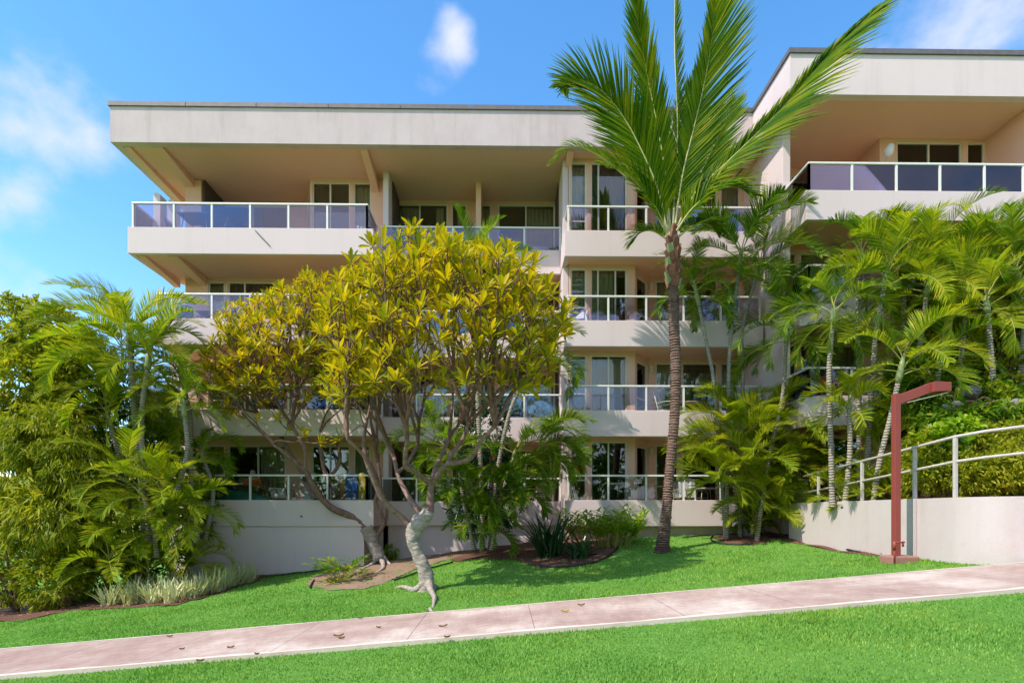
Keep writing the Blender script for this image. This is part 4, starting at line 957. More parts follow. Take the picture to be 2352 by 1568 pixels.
# ---------------------------------------------------------------- plumerias
def kcluster(tips, k):
    cs = random.sample(tips, k)
    for _ in range(5):
        gr = [[] for _ in range(k)]
        for t in tips: gr[min(range(k), key=lambda i: (t - cs[i]).length)].append(t)
        cs = [sum(g, Vector((0,0,0))) / len(g) if g else cs[i] for i, g in enumerate(gr)]
    return [g for g in gr if g]
def plumeria(lb, trunk, rads, limbs, tips, leafsize=0.27, root_pts=()):
    root = thing('plumeria_tree', trunk[0], lb, 'tree')
    br = MB(); tb = MB(); lf = MB(); lb_ = MB()
    fine = spline(trunk, 8); m = len(fine); fr = []
    for i in range(m):
        t = i / (m - 1) * (len(rads) - 1); a = int(min(t, len(rads) - 2)); fr.append((rads[a] + (rads[a+1] - rads[a]) * (t - a)) * (1 + 0.025 * math.sin(i * 1.7)))
    tb.tube(fine, fr, 18)
    V_ = tb.v
    for i_, v_ in enumerate(V_):
        ax_ = fine[min(i_ // 18, m - 1)]; d_ = Vector(v_) - ax_; kk = 1 + 0.055 * math.sin(d_.angle(Vector((1,0,0))) * 3 + i_ // 18 * 0.55) + random.uniform(-.02, .02) if d_.length > 1e-4 else 1
        V_[i_] = tuple(ax_ + d_ * kk)
    for rp in root_pts:
        pts = spline(rp, 5); tb.tube(pts, [(0.085 if (rp[0] - Vector(trunk[0])).length < .5 else .04) * (1 - 0.75 * i / (len(pts) - 1)) for i in range(len(pts))], 8, jit=0.12)
    tb.build('trunk', M['plumeria_bark'], root, smooth=True)
    # hand traced limbs, then each limb end feeds its own share of the tips
    ends = []
    for pts, r0, r1 in limbs:
        pts = spline(pts, 6); k = len(pts)
        lb_.tube(pts, [0.88 * (r0 + (r1 - r0) * i / (k - 1)) * random.uniform(0.93, 1.08) for i in range(k)], 9, jit=0.05)
        ends.append((pts[-1], (pts[-1] - pts[-3]).normalized(), r1))
    share = [[] for _ in ends]
    for t in tips:
        share[min(range(len(ends)), key=lambda i: (t - ends[i][0]).length - 0.35 * (t - ends[i][0]).normalized().dot(ends[i][1]))].append(t)
    def seg(a, b, da, r0, r1, d_out):
        # a bent piece from a to b leaving along da
        L0 = (b - a).length; c1 = a + da * L0 * 0.35 + rv() * L0 * 0.05; c2 = b - d_out * L0 * 0.25
        pts = []; n = 4 if r0 < 0.03 else 6
        for i in range(n + 1):
            t = i / n; pts.append(a * (1-t)**3 + c1 * 3*t*(1-t)**2 + c2 * 3*t*t*(1-t) + b * t**3)
        br.tube(pts, [r0 + (r1 - r0) * i / n for i in range(n + 1)], 6 if r0 < 0.03 else 8, cap=False)
    def rosette(p, d):
        n = random.randint(11, 19); ax = (d + UP * 0.9 + rv() * 0.3).normalized()
        a1 = ax.orthogonal().normalized(); a2 = ax.cross(a1); rs = random.uniform(0.8, 1.2)
        for i in range(n):
            th = i * 2.4 + random.uniform(-0.2, 0.2); el = R(8 + 66 * (i / n) + random.uniform(-8, 8))
            o = a1 * math.cos(th) + a2 * math.sin(th)
            if i < 2 and random.random() < 0.5: el = R(-35)
            dr = (o * math.cos(el) + ax * math.sin(el)).normalized(); l = leafsize * random.uniform(0.5, 1.15) * rs
            q = p - ax * 0.05 * (1 - i / n) + o * 0.012; pts = [q.copy()]; dd = dr.copy(); w = l * random.uniform(0.105, 0.14)
            for j in range(4): q = q + dd * (l / 4); pts.append(q.copy()); dd = (dd + UP * -0.10 * (j > 0)).normalized()
            nn = (ax - dr * ax.dot(dr)).normalized()
            strip(lf, pts, [w * 0.12, w * 0.5, w * 0.9, w * 1.05, w * 0.35], nn, 0.28)
    def grow(p, d, tips, r):
        n = len(tips)
        if n == 0: return
        if n == 1:
            t = tips[0]; dd = (t - p).normalized(); do = (dd + UP * 0.5).normalized()
            seg(p, t, d, max(0.012, r), 0.011, do); rosette(t, do); return
        k = 2 if n < 5 or random.random() < 0.45 else 3
        for g in kcluster(tips, min(k, n)):
            c = sum(g, Vector((0,0,0))) / len(g); fr_ = 0.30 if len(g) > 12 else (0.42 if len(g) > 2 else 0.5)
            if len(g) == 1: grow(p, d, g, max(0.012, r * 0.5)); continue
            q = p.lerp(c, fr_) + Vector((random.uniform(-1,1), random.uniform(-1,1), 0)) * 0.05 + Vector((0,0,-0.10 if len(g) > 8 else 0))
            do = (c - p).normalized(); do = (do + UP * 0.25).normalized(); r1 = min(r * 0.92, 0.0112 * len(g) ** 0.42)
            seg(p, q, ((do + d * 0.8).normalized()), r * 0.95, r1, do); grow(q, do, g, r1)
    for (p, d, r), tp in zip(ends, share): grow(p, d, tp, r)
    lb_.build('limbs', M['plumeria_limb'], root, smooth=True)
    br.build('branches', M['plumeria_bark_dark'], root, smooth=True)
    lf.build('crown', M['plumeria_leaf'], root)
    return root
def dome_tips(c, rx, ry, rz, n, zmin=-0.2, shell=0.72, md=0.30, keep=None):
    tips = []; tries = 0
    while len(tips) < n and tries < 60000:
        tries += 1
        d = rv()
        if d.z < zmin: continue
        if d.y > 0.25 and d.z < 0.75 and random.random() < 0.6: continue
        s = random.uniform(shell, 1.0) ; p = c + Vector((d.x * rx, d.y * ry, d.z * rz)) * s
        if keep and not keep(p): continue
        if all((p - q).length > md for q in tips): tips.append(p)
    return tips
def px(p):
    d = p - Vector((0, 0, EYE)); xc = d.x * CA - d.y * SA; yc = d.x * SA + d.y * CA
    return 1176 + F * xc / yc, HZ - F * d.z / yc
CROWN = [(440,930),(452,850),(470,800),(495,740),(520,705),(600,690),(650,650),(690,600),(760,575),(820,570),(865,500),(945,500),(985,545),(1080,555),(1170,565),(1210,585),(1270,640),(1320,670),(1325,720),(1290,760),(1250,850),(1220,900),(1150,880),(1120,900),(1040,930),(960,900),(860,900),(800,930),(700,975),(600,990),(520,960)]
inside = lambda p: inpoly(*px(p), CROWN)
g1 = G(979, 1356); Y1 = g1.y
p1 = lambda u, v, dy=0: P(u, v, Y1 + dy)
trunk1 = [g1 + Vector((0,0,-0.08)), p1(981,1335), p1(974,1305), p1(962,1278), p1(953,1255), p1(948,1235), p1(953,1214), p1(964,1198), p1(978,1184), p1(984,1172)]
s1 = Y1 / F / 2
limbs1 = [
 ([p1(952,1218), p1(925,1190,.0), p1(898,1168,-.1), p1(878,1145,-.2), p1(862,1110,-.3), p1(848,1075,-.4)], 17*s1, 12*s1),
 ([p1(866,1115,-.3), p1(838,1050,-.6), p1(800,1010,-.9)], 9*s1, 8*s1),
 ([p1(962,1200), p1(980,1187), p1(988,1165,.1), p1(988,1135,.1), p1(992,1108,.1)], 27*s1, 17*s1),
 ([p1(992,1110,.1), p1(1010,1085,-.1), p1(1028,1066,-.3), p1(1060,1060,-.6), p1(1085,1048,-.8), p1(1105,1012,-1.0), p1(1135,980,-1.1)], 16*s1, 9*s1),
 ([p1(1026,1068,-.3), p1(1040,1040,-.2), p1(1062,1010,0), p1(1075,975,.2)], 12*s1, 9*s1),
 ([p1(992,1110,.1), p1(1000,1075,.4), p1(1012,1050,.7), p1(1030,1010,1.0)], 15*s1, 10*s1),
 ([p1(978,1188), p1(950,1158,.2), p1(930,1125,.5), p1(915,1095,.7), p1(905,1050,.9)], 17*s1, 11*s1),
 ([p1(990,1112,.1), p1(965,1092,-.2), p1(945,1078,-.4), p1(930,1066,-.6), p1(935,1010,-.9)], 15*s1, 10*s1),
 ([p1(912,1085,.7), p1(935,1065,1.0), p1(960,1020,1.4)], 11*s1, 9*s1),
]
c1 = P(1030, 815, Y1)
pr = random.getstate(); random.seed(3)
tips1 = dome_tips(c1, 2.65, 2.5, 2.55, 560, zmin=-0.48, shell=0.66, md=0.205, keep=lambda p: inside(p))
for (u, v, dy) in ((1250,885,-.6),(1228,850,-1),(1190,895,-1.2),(1275,810,.2),(1292,745,-.2),(1305,700,.3),(1262,850,.6),(1150,880,-1.6),(1210,870,.9),(1300,770,.8)): tips1.append(p1(u, v, dy))
roots1 = [[p1(985,1338,-.1), G(990,1362)+Vector((0,0,.05)), G(998,1378)+Vector((0,0,.05)), G(994,1395)+Vector((0,0,.0))],
          [p1(975,1340,-.1), G(950,1358)+Vector((0,0,.04)), G(925,1352)+Vector((0,0,.05)), G(905,1350)+Vector((0,0,-.02))],
          [G(988,1398)+Vector((0,0,.0)), G(992,1408)+Vector((0,0,.03)), G(1012,1416)+Vector((0,0,-.01))], [p1(985,1338,0), G(1000,1352)+Vector((0,0,.05)), G(1012,1348)+Vector((0,0,-.03))]]
plumeria('large plumeria tree with a pale gnarled leaning trunk rooted in the lawn near the path', trunk1, [v * s1 for v in (46, 35, 33, 28, 28, 31, 37, 39, 32, 24)], limbs1, tips1, root_pts=roots1)
g2 = G(876, 1294); Y2 = g2.y
p2 = lambda u, v, dy=0: P(u, v, Y2 + dy)
s2 = Y2 / F / 2
trunk2 = [g2 + Vector((0,0,-0.08)), p2(870,1275), p2(858,1250), p2(850,1228), p2(842,1210)]
limbs2 = [
 ([p2(842,1213), p2(822,1192), p2(795,1180,-.1), p2(765,1168,-.3), p2(740,1145,-.5), p2(718,1112,-.8), p2(700,1080,-1.0), p2(665,1050,-1.3), p2(630,1020,-1.5)], 21*s2, 9*s2),
 ([p2(700,1082,-1.0), p2(700,1030,-1.2), p2(672,980,-1.2)], 11*s2, 8*s2),
 ([p2(738,1143,-.5), p2(712,1130,-.2), p2(690,1080,.2), p2(650,1010,.4)], 11*s2, 8*s2),
 ([p2(845,1208), p2(830,1176,.2), p2(795,1150,.3), p2(765,1118,.2), p2(745,1080,.1), p2(735,1020,0)], 17*s2, 10*s2),
 ([p2(756,1100,.2), p2(780,1060,.5), p2(775,1010,.7)], 10*s2, 9*s2),
 ([p2(860,1240), p2(880,1205,.0), p2(876,1180,-.1), p2(862,1150,-.2), p2(874,1110,-.3), p2(868,1060,-.4)], 11*s2, 8*s2),
 ([p2(866,1225,.0), p2(885,1200,.2), p2(888,1165,.3), p2(876,1120,.4), p2(850,1060,.4)], 9*s2, 7*s2),
]
c2 = P(690, 830, Y2 - 0.8)
tips2 = dome_tips(c2, 2.75, 1.9, 2.5, 520, zmin=-0.6, shell=0.62, md=0.205, keep=lambda p: inside(p))
for (u, v, dy) in ((700,1000,-2),(735,1015,-2.2),(780,1010,-1.8),(690,985,-1.5),(640,960,-1.6),(600,930,-1),(470,900,-.4),(500,935,-.8),(540,950,-.2),(460,860,.2),(590,965,-1.6),(660,985,-.4),(520,900,-1.4),(480,840,-1),(505,880,.6)): tips2.append(p2(u, v, dy))
plumeria('plumeria tree with a dark reddish trunk forking low beside the corner of the left wall', trunk2, [v * s2 for v in (36, 29, 27, 30, 33)], limbs2, tips2,
   root_pts=[[p2(872,1280,-.1), G(850,1300)+Vector((0,0,.03)), G(815,1312)+Vector((0,0,-.01))], [p2(874,1280,-.1), G(880,1306)+Vector((0,0,.03)), G(850,1322)+Vector((0,0,0))], [p2(880,1280,0), G(900,1298)+Vector((0,0,-.02))]])
print('tips', len(tips1), len(tips2))
random.setstate(pr)

# ---------------------------------------------------------------- areca palms
def H(**k): d = dict(nf=9, L=1.8, els=(15, 78), bend=(1.4, 2.1), ll=0.42, dens=38, w=0.017); d.update(k); d['bend'] = (d['bend'][0] + .15, d['bend'][1] + .25); d['L'] *= 0.92; d['ll'] *= 0.92; d['nf'] += 2; d['dens'] = int(d['dens'] * 1.3); d['w'] *= 0.66; return d
# left cluster
gl = G(360, 1335); YL = 15.2
pl = lambda u, v, dy=0: P(u, v, YL + dy)
areca('areca_palm', 'tall multi stemmed areca palm clump at the left end of the building', 'palm tree', gl, leafm='areca_yellow', stems=[
  ([pl(335,1250), pl(322,1100), pl(312,980), pl(300,810)], .085, .07, H(nf=14, L=2.6, els=(20,80), bend=(1.0,1.7), ll=.55, dens=50, azs=[math.pi, 2.5, -.2, -2.2, .6, math.pi*1.1, 1.7, -1, 2.8, .2, 3.4], shaft=.6, w=.02, )),
  ([pl(345,1250,-.4), pl(330,1080,-.4), pl(325,960,-.4), pl(338,850,-.4)], .07, .06, H(nf=11, L=2.0, els=(15,85), bend=(1.0,1.7), ll=.5, dens=46, shaft=.5, w=.02)),
  ([pl(300,1250,.3), pl(285,1100,.3), pl(255,980,.3)], .07, .055, H(nf=8, L=1.7, shaft=.45)),
  ([pl(380,1260,-.3), pl(400,1150,-.3), pl(430,1040,-.3), pl(425,960,-.3)], .07, .055, H(nf=9, L=1.7, ll=.42, shaft=.5)),
  ([pl(360,1280,-.6), pl(352,1200,-.6), pl(330,1140,-.6)], .06, .045, H(nf=8, L=1.6, shaft=.3)),
  ], extra=[
  dict(top=pl(400,1210,-.4), nf=8, L=1.5, els=(20,70), bend=(1.4,2.1), ll=.42, azs=[-.9,-.4,.2,-1.5,-2.2,-2.8,.5,-1.2,-2], dens=38, w=.02),
  dict(top=pl(300,1190,-.5), nf=8, L=1.5, els=(20,70), bend=(1.4,2.1), ll=.42, azs=[-2.9,-2.4,-1.8,-1.2,-.6,-2.1,3,-1.5,-2.6], dens=38, w=.02),
  dict(top=pl(325,900,.5), nf=10, L=1.8, els=(5,75), bend=(1.3,2.1), ll=.5, dens=46, w=.022),
  dict(top=pl(245,900,.3), nf=10, L=1.8, els=(5,75), bend=(1.3,2.1), ll=.5, dens=46, w=.022),
  dict(top=pl(280,780,.2), nf=11, L=2.2, els=(5,80), bend=(1.3,2.1), ll=.52, dens=50, w=.022),
  dict(top=pl(290,1080,-.6), nf=10, L=1.6, els=(15,75), bend=(1.2,1.9), ll=.44, dens=46, w=.015),
  dict(top=pl(370,1120,-.7), nf=11, L=1.5, els=(15,80), bend=(1.2,1.9), ll=.44, dens=46, w=.015),
  dict(top=pl(250,1270,-.9), nf=10, L=1.5, els=(15,75), bend=(1.3,2.0), ll=.44, dens=44, w=.016),
  dict(top=pl(430,1170,-.5), nf=8, L=1.4, els=(15,75), bend=(1.3,2.0), ll=.42, azs=[-.3,.2,-.9,-1.5,-2.2,.7], dens=44, w=.015),
  dict(top=pl(340,1290,-.6), nf=7, L=1.1, els=(35,75), bend=(1.3,2.0), ll=.4, dens=34, w=.02),
  dict(top=pl(450,1280,-.1), nf=5, L=1.1, els=(20,60), bend=(1.2,1.8), ll=.36, azs=[-.6,-.1,.3,-1,-1.4], dens=30, w=.016)])
areca('areca_palm', 'medium areca palm standing between the tall left clump and the plumeria branches', 'palm tree', G(455, 1310), [
  ([pl(455,1250,1.0), pl(440,1100,1.0), pl(438,960,1.0), pl(420,880,1.0)], .06, .05, H(nf=10, L=1.6, ll=.4, shaft=.4)),
  ([pl(470,1250,1.0), pl(490,1130,1.0), pl(470,1060,1.0)], .055, .045, H(nf=8, L=1.5, ll=.38, shaft=.35, azs=[-.5, 0, .4, -1, -1.8, 1, 2, 3]))])
# centre cluster behind the pale plumeria
gm = G(1110, 1262); YM = 16.0
pm = lambda u, v, dy=0: P(u, v, YM + dy)
areca('areca_palm', 'dense dark green areca palm clump with hanging fronds right behind the pale plumeria trunk', 'palm tree', gm, [
  ([pm(1108,1265), pm(1105,1100), pm(1095,860), pm(1092,655)], .07, .055, H(nf=11, L=1.9, els=(30,85), bend=(.7,1.4), ll=.45, shaft=.5, dens=44)),
  ([pm(1125,1262,.2), pm(1140,1100,.2), pm(1170,950,.2), pm(1215,850,.2)], .065, .05, H(nf=10, L=1.9, ll=.5, azs=[0,-.5,.4,-1.2,3,-2.2,1.5,-.2], els=(25,75), bend=(1.4,2.1), shaft=.4)),
  ([pm(1130,1262,-.4), pm(1150,1150,-.5), pm(1180,1050,-.6)], .06, .045, H(nf=10, L=1.9, ll=.5, azs=[0,-.4,.5,-1,-.7,-2,3,-1.5], els=(15,75), bend=(1.5,2.2), shaft=.3)),
  ([pm(1090,1262,-.2), pm(1065,1150,-.3), pm(1050,1050,-.3)], .06, .045, H(nf=9, L=1.7, ll=.45, shaft=.3, azs=[3.1,2.6,-2.6,-2,-1.4,-.8])),
  ([pm(1110,1262,.4), pm(1080,1120,.5), pm(1010,1010,.6)], .06, .045, H(nf=9, L=1.8, ll=.45, shaft=.3)),
  ], extra=[
  dict(top=pm(1080,1120,-.6), nf=10, L=1.7, els=(30,75), bend=(1.9,2.5), ll=.48, azs=[-2.6,-2.0,-1.5,-1.0,-2.9,-.7], dens=46, w=.022),
  dict(top=pm(1150,1120,-.6), nf=10, L=1.7, els=(30,75), bend=(1.9,2.5), ll=.48, azs=[-.5,-1,-1.4,-.1,.3,-1.9], dens=46, w=.022),
  dict(top=pm(1110,1190,-.5), nf=10, L=1.3, els=(20,70), bend=(1.6,2.3), ll=.42, azs=[-2.9,-2.3,-1.7,-1.1,-.5,0], dens=40, w=.02),
  dict(top=pm(1240,1010,-.3), nf=8, L=1.8, els=(15,60), bend=(1.5,2.1), ll=.5, azs=[-.2,-.6,.3,-1.1,-.9], dens=46, w=.02)])
# right cluster at the corner of lawn and garden wall
gr_ = G(1718, 1232); YR = gr_.y
pr_ = lambda u, v, dy=0: P(u, v, YR + dy)
areca('areca_palm', 'bushy areca palm clump with yellow lower fronds beside the garden wall corner', 'palm tree', gr_, leafm='areca_yellow', stems=[
  ([pr_(1716,1232), pr_(1700,1170), pr_(1685,1090), pr_(1688,1000)], .08, .06, H(nf=12, L=2.0, els=(20,82), bend=(1.1,1.8), ll=.5, shaft=.35, dens=48, azs=[3.1,.1,-2.6,-.5,2.4,.8,-1.9,-1.1,3.4,-.2,1.6,-2.9,-.8])),
  ([pr_(1730,1232,.3), pr_(1745,1120,.3), pr_(1765,1010,.3)], .06, .05, H(nf=11, L=1.9, ll=.46, shaft=.35, azs=[0,.5,-.5,-1,1.2,2.2,-1.8,-2.6,.2])),
  ([pr_(1725,1230,-.3), pr_(1740,1180,-.4), pr_(1770,1120,-.5)], .05, .04, H(nf=9, L=1.5, ll=.42, shaft=.2, azs=[0,-.4,.4,-1,-1.6,-2.2])),
  ], extra=[
  dict(top=pr_(1692,990,-.4), nf=11, L=2.0, els=(25,80), bend=(1.1,1.8), ll=.5, azs=[3.1,-2.7,-.3,2.8,-1.9,.2,-1.2,-2.3,-.8,3.3,0], dens=52, w=.018),
  dict(top=pr_(1650,1090,-.9), nf=8, L=1.5, els=(25,75), bend=(1.3,1.9), ll=.46, azs=[3.1,-2.6,-2,-1.4,-.8], dens=46, w=.016),
  dict(top=pr_(1720,1050,-1.0), nf=11, L=1.6, els=(25,80), bend=(1.2,1.9), ll=.48, dens=50, w=.016),
  dict(top=pr_(1800,1060,-.8), nf=9, L=1.4, els=(25,75), bend=(1.3,1.9), ll=.44, azs=[0,-.5,.5,-1.2,-2,1], dens=44, w=.016),
  dict(top=pr_(1740,1130,-1.0), nf=10, L=1.3, els=(20,75), bend=(1.3,1.9), ll=.42, dens=44, w=.016),
  dict(top=pr_(1765,960,-.3), nf=10, L=1.7, els=(25,80), bend=(1.2,1.9), ll=.46, dens=46, w=.018),
  dict(top=pr_(1750,1080,-.5), nf=9, L=1.5, els=(20,75), bend=(1.3,2.0), ll=.44, azs=[-.3,.3,-1,-1.5,-.7,-2.2,0], dens=44, w=.018),
  dict(top=pr_(1700,1110,-.5), nf=9, L=1.5, els=(20,70), bend=(1.4,2.1), ll=.42, azs=[-2.8,-2.2,-1.6,-1.0,-.4,3.1], dens=40, w=.02),
  dict(top=pr_(1730,1180,-.4), nf=10, L=1.1, els=(30,75), bend=(1.2,1.8), ll=.36, dens=34, w=.018)])
# slim palms in front of the middle right balconies
slim = [
 ([(1668,1000),(1642,900),(1625,800),(1606,705)], 15.9, H(nf=11, L=1.8, ll=.42, shaft=.75, els=(0,80), bend=(1.3,2.0)), 'slim areca palm leaning left beside the coconut trunk, first of the slim palms'),
 ([(1668,1010),(1674,860),(1682,740),(1696,630)], 15.8, H(nf=14, L=2.5, ll=.6, shaft=.7, els=(0,82), bend=(1.0,1.8), dens=52, w=.021, azs=[.2,2.9,-.5,2.3,-1.2,1,-2.4,0,3.3,-.9,2.6]), 'slim straight areca palm with the largest crown before the middle balconies'),
 ([(1700,1010),(1706,860),(1705,760),(1735,640)], 16.2, H(nf=13, L=2.1, w=.02, ll=.54, shaft=.5, els=(5,80)), 'thin dark stemmed areca palm just right of the straight one'),
 ([(1738,1228),(1765,1060),(1796,920),(1806,790)], 15.2, H(nf=13, L=2.1, w=.02, ll=.54, shaft=.6, els=(-5,80), bend=(1.2,2.0)), 'areca palm in front of the white side wall of the right wing')]
for pxs, Y, kw, lb in slim:
    pts = [P(u, v, Y) for u, v in pxs]; pts[0].z = min(pts[0].z, ground(pts[0].x, pts[0].y) + 0.0)
    areca('areca_palm', lb, 'palm tree', pts[0], [(pts, .055, .045, kw)], group=None)
# palms on the terrace behind the garden wall
terr = [
 ([(1912,1150),(1908,1000),(1904,860),(1912,745)], 13.0, H(nf=10, L=1.7, ll=.5, shaft=.4, els=(0,80), bend=(1.2,1.9)), 'areca palm with a straight grey trunk behind the garden wall handrail', 'areca_leaf'),
 ([(1940,1140),(1952,1040),(1950,940)], 12.8, H(nf=8, L=1.2, ll=.4, shaft=.15, els=(20,80)), 'young areca palm with yellow stalks between two taller trunks on the terrace', 'areca_yellow'),
 ([(1990,1150),(1995,1000),(2005,860),(2012,760),(2032,655)], 13.2, H(nf=11, L=2.0, ll=.56, shaft=.4, els=(5,80), bend=(1.1,1.9), dens=46), 'tall white ringed areca palm left of the maroon lamp post', 'areca_yellow'),
 ([(2005,1160),(2020,1060),(2045,960),(2062,880)], 12.2, H(nf=10, L=1.9, ll=.54, shaft=.6, els=(5,80), bend=(1.3,2.0), dens=46), 'leaning thick areca palm curving up behind the lamp head', 'areca_yellow'),
 ([(2095,1000),(2100,920),(2110,820),(2128,680)], 13.5, H(nf=11, L=2.0, ll=.54, shaft=.4, els=(5,80), bend=(1.1,1.9), dens=46), 'areca palm with drooping yellow fronds above the lamp head', 'areca_yellow'),
 ([(2200,980),(2205,860),(2215,740),(2212,650)], 13.8, H(nf=12, L=2.1, ll=.56, shaft=.4, els=(5,82), bend=(1.0,1.8), dens=46), 'tall areca palm at the right before the upper balcony', 'areca_leaf'),
 ([(2290,980),(2280,860),(2268,720)], 12.6, H(nf=12, L=2.0, ll=.5, shaft=.4, els=(5,82), bend=(1.0,1.9), dens=46), 'areca palm near the right edge with a full round crown', 'areca_yellow'),
 ([(2350,960),(2345,840),(2352,740),(2340,650)], 13.4, H(nf=12, L=2.0, ll=.5, shaft=.4, els=(5,82), bend=(1.0,1.9), dens=46), 'rightmost areca palm, its crown cut by the right picture edge', 'areca_leaf'),
 ([(1975,1000),(1972,850),(1968,700),(1975,610)], 14.3, H(nf=12, L=1.9, ll=.5, els=(5,82), shaft=.4, dens=44), 'areca palm behind the two white ringed trunks, under the upper right balcony', 'areca_leaf'),
 ([(2085,980),(2080,850),(2075,720),(2085,610)], 14.3, H(nf=13, L=2.0, ll=.5, els=(5,82), shaft=.4, dens=44), 'areca palm deep behind the lamp head with a high crown', 'areca_yellow'),
 ([(2165,980),(2165,850),(2165,720),(2160,620)], 14.4, H(nf=13, L=2.0, ll=.5, els=(5,82), shaft=.4, dens=44), 'areca palm behind the slope plants with an upright crown', 'areca_leaf'),
 ([(2310,980),(2310,850),(2300,720),(2305,600)], 14.5, H(nf=13, L=2.1, ll=.5, els=(5,82), shaft=.4, dens=44), 'areca palm against the right wing facade near the picture edge', 'areca_yellow'),
 ([(2140,980),(2150,900),(2160,830)], 12.9, H(nf=9, L=1.6, ll=.46, shaft=.2, els=(5,80)), 'short areca palm behind the rocks on the slope', 'areca_leaf')]
for pxs, Y, kw, lb, lm in terr:
    pts = [P(u, v, Y) for u, v in pxs]; pts[0].z = min(pts[0].z, ZW - 0.15 + max(0, (pts[0].x - 9.0)) * 0.5)
    areca('areca_palm', lb, 'palm tree', pts[0], [(pts, .062, .05, kw)], lm)
# low yellow green clump behind the handrail
areca('areca_palm', 'low yellow green areca clump filling the terrace behind the handrail', 'palm tree', P(1990, 1150, 12.4), [], 'areca_yellow', extra=[
  dict(top=P(2000,1125,12.6), nf=9, L=.85, els=(30,85), bend=(.9,1.6), ll=.36, dens=34, w=.017), dict(top=P(2050,1115,12.2), nf=9, L=.85, els=(30,85), bend=(.9,1.6), ll=.36, dens=34, w=.017),
  dict(top=P(1935,1130,13.4), nf=9, L=.8, els=(30,85), bend=(.9,1.6), ll=.36, dens=34, w=.017), dict(top=P(2100,1090,12.2), nf=8, L=.85, els=(30,85), bend=(.9,1.6), ll=.36, dens=34, w=.017),
  dict(top=P(2020,1020,13.4), nf=10, L=1.3, els=(20,85), bend=(1,1.7), ll=.38, dens=34, w=.017)])

# ---------------------------------------------------------------- leafy masses
def leafcloud(mb, blobs, n, ls, wr=0.35, hang=0.3, clump=0.16, shell=0.55):
    """blobs: (centre, rx, ry, rz); leaves sit in clumps near each blob's surface"""
    vol = [b[1] * b[3] for b in blobs]; tot = sum(vol)
    for b, v in zip(blobs, vol):
        nc = max(4, int(n * v / tot / 14))
        for _ in range(nc):
            d = rv(); s = random.uniform(shell, 1.0); c = b[0] + Vector((d.x * b[1], d.y * b[2], d.z * b[3])) * s
            out_ = (d + rv() * 0.5).normalized()
            for _ in range(14):
                q = c + rv() * random.uniform(0, clump); l = ls * random.uniform(0.6, 1.25); dr = (out_ + rv() * 0.8 + Vector((0, 0, -hang))).normalized(); w = l * wr * 0.5
                nn = (rv() + UP * 0.8)
                strip(mb, [q, q + dr * l * 0.5, q + dr * l + Vector((0, 0, -l * 0.12))], [w * 0.4, w, w * 0.08], nn)
def leafy(name, lb, cat, base, blobs, n, ls, mat='hedge_leaf', branches=True, group=None, **kw):
    root = thing(name, base, lb, cat, group); lf = MB(); leafcloud(lf, blobs, n, ls, **kw)
    if branches:
        br = MB(); base = Vector(base)
        for b in blobs:
            for _ in range(3):
                d = rv(); e = b[0] + Vector((d.x * b[1], d.y * b[2], abs(d.z) * b[3])) * 0.75; mid = base.lerp(e, 0.5) + Vector((0, 0, 0.25)) + rv() * 0.15
                pts = spline([base, mid, e], 4); br.tube(pts, [0.045 * (1 - 0.8 * i / (len(pts) - 1)) for i in range(len(pts))], 6)
        br.build('trunk', M['plumeria_bark_dark'], root, smooth=True)
    lf.build('crown', M[mat], root); return root
def B(u, v, Y, rx, rz=None, ry=None): s = Y / F; return (P(u, v, Y), rx * s, (ry or rx) * s, (rz or rx) * s)
leafy('leafy_tree', 'tall leafy tree rising at the far left edge under the sky', 'tree', G(70, 1392) + Vector((0, 3, 0)), [B(30,760,16.5,70,75), B(120,780,16.2,80,85), B(60,880,16,110,90), B(180,870,16,85,110), B(10,980,15.6,100,90)], 20000, .20, wr=.3)
leafy('bamboo_clump', 'drooping fine leaved bamboo like clump at the left edge', 'bamboo', G(110, 1392) + Vector((0, 1.2, 0)), [B(110,1010,15,110,90), B(180,1090,14.8,75,110), B(40,1110,14.6,90,110), B(120,1190,14.4,110,80)], 17000, .22, hang=1.1, wr=.16)
leafy('shrub', 'rounded yellow green shrub at the far left edge of the lawn', 'shrub', G(40, 1405), [B(20,1300,14.2,80,90), B(-40,1250,14.4,90,90)], 7000, .11)
leafy('shrub', 'yellow green shrub between the left edge shrub and the palm skirt', 'shrub', G(150, 1395), [B(120,1330,14.2,80,70), B(170,1270,14.6,60,70)], 7000, .11)
leafy('shrub', 'dark leafy shrub behind the stems of the left palm clump', 'shrub', G(260, 1360) + Vector((0, 1.0, 0)), [B(230,1320,15.6,110,80), B(260,1200,16.4,90,110), B(330,1060,16.8,110,110), B(420,1130,16.8,80,140), B(270,980,16.8,70,90), B(380,1290,16.2,60,60)], 19000, .16, 'areca_leaf')
leafy('shrub', 'low dark shrub under the middle areca palm', 'shrub', pm(1110, 1225, .5), [B(1090,1180,16.8,60,60), B(1150,1130,16.9,60,80), B(1110,1000,17.0,60,110)], 6500, .15, 'dark_strap')
leafy('shrub', 'small bright leaved shrub at the foot of the dark trunked plumeria', 'shrub', G(900, 1285), [B(900,1262,G(900,1285).y,20,20)], 700, .10, 'bright_leaf', clump=.08)
leafy('shrub', 'dark shrub inside the right areca clump', 'shrub', pr_(1740, 1215, .4), [B(1750,1130,YR+.5,55,80), B(1760,1030,YR+.6,50,60), B(1720,1195,YR+.2,45,30)], 5500, .13, 'areca_leaf')
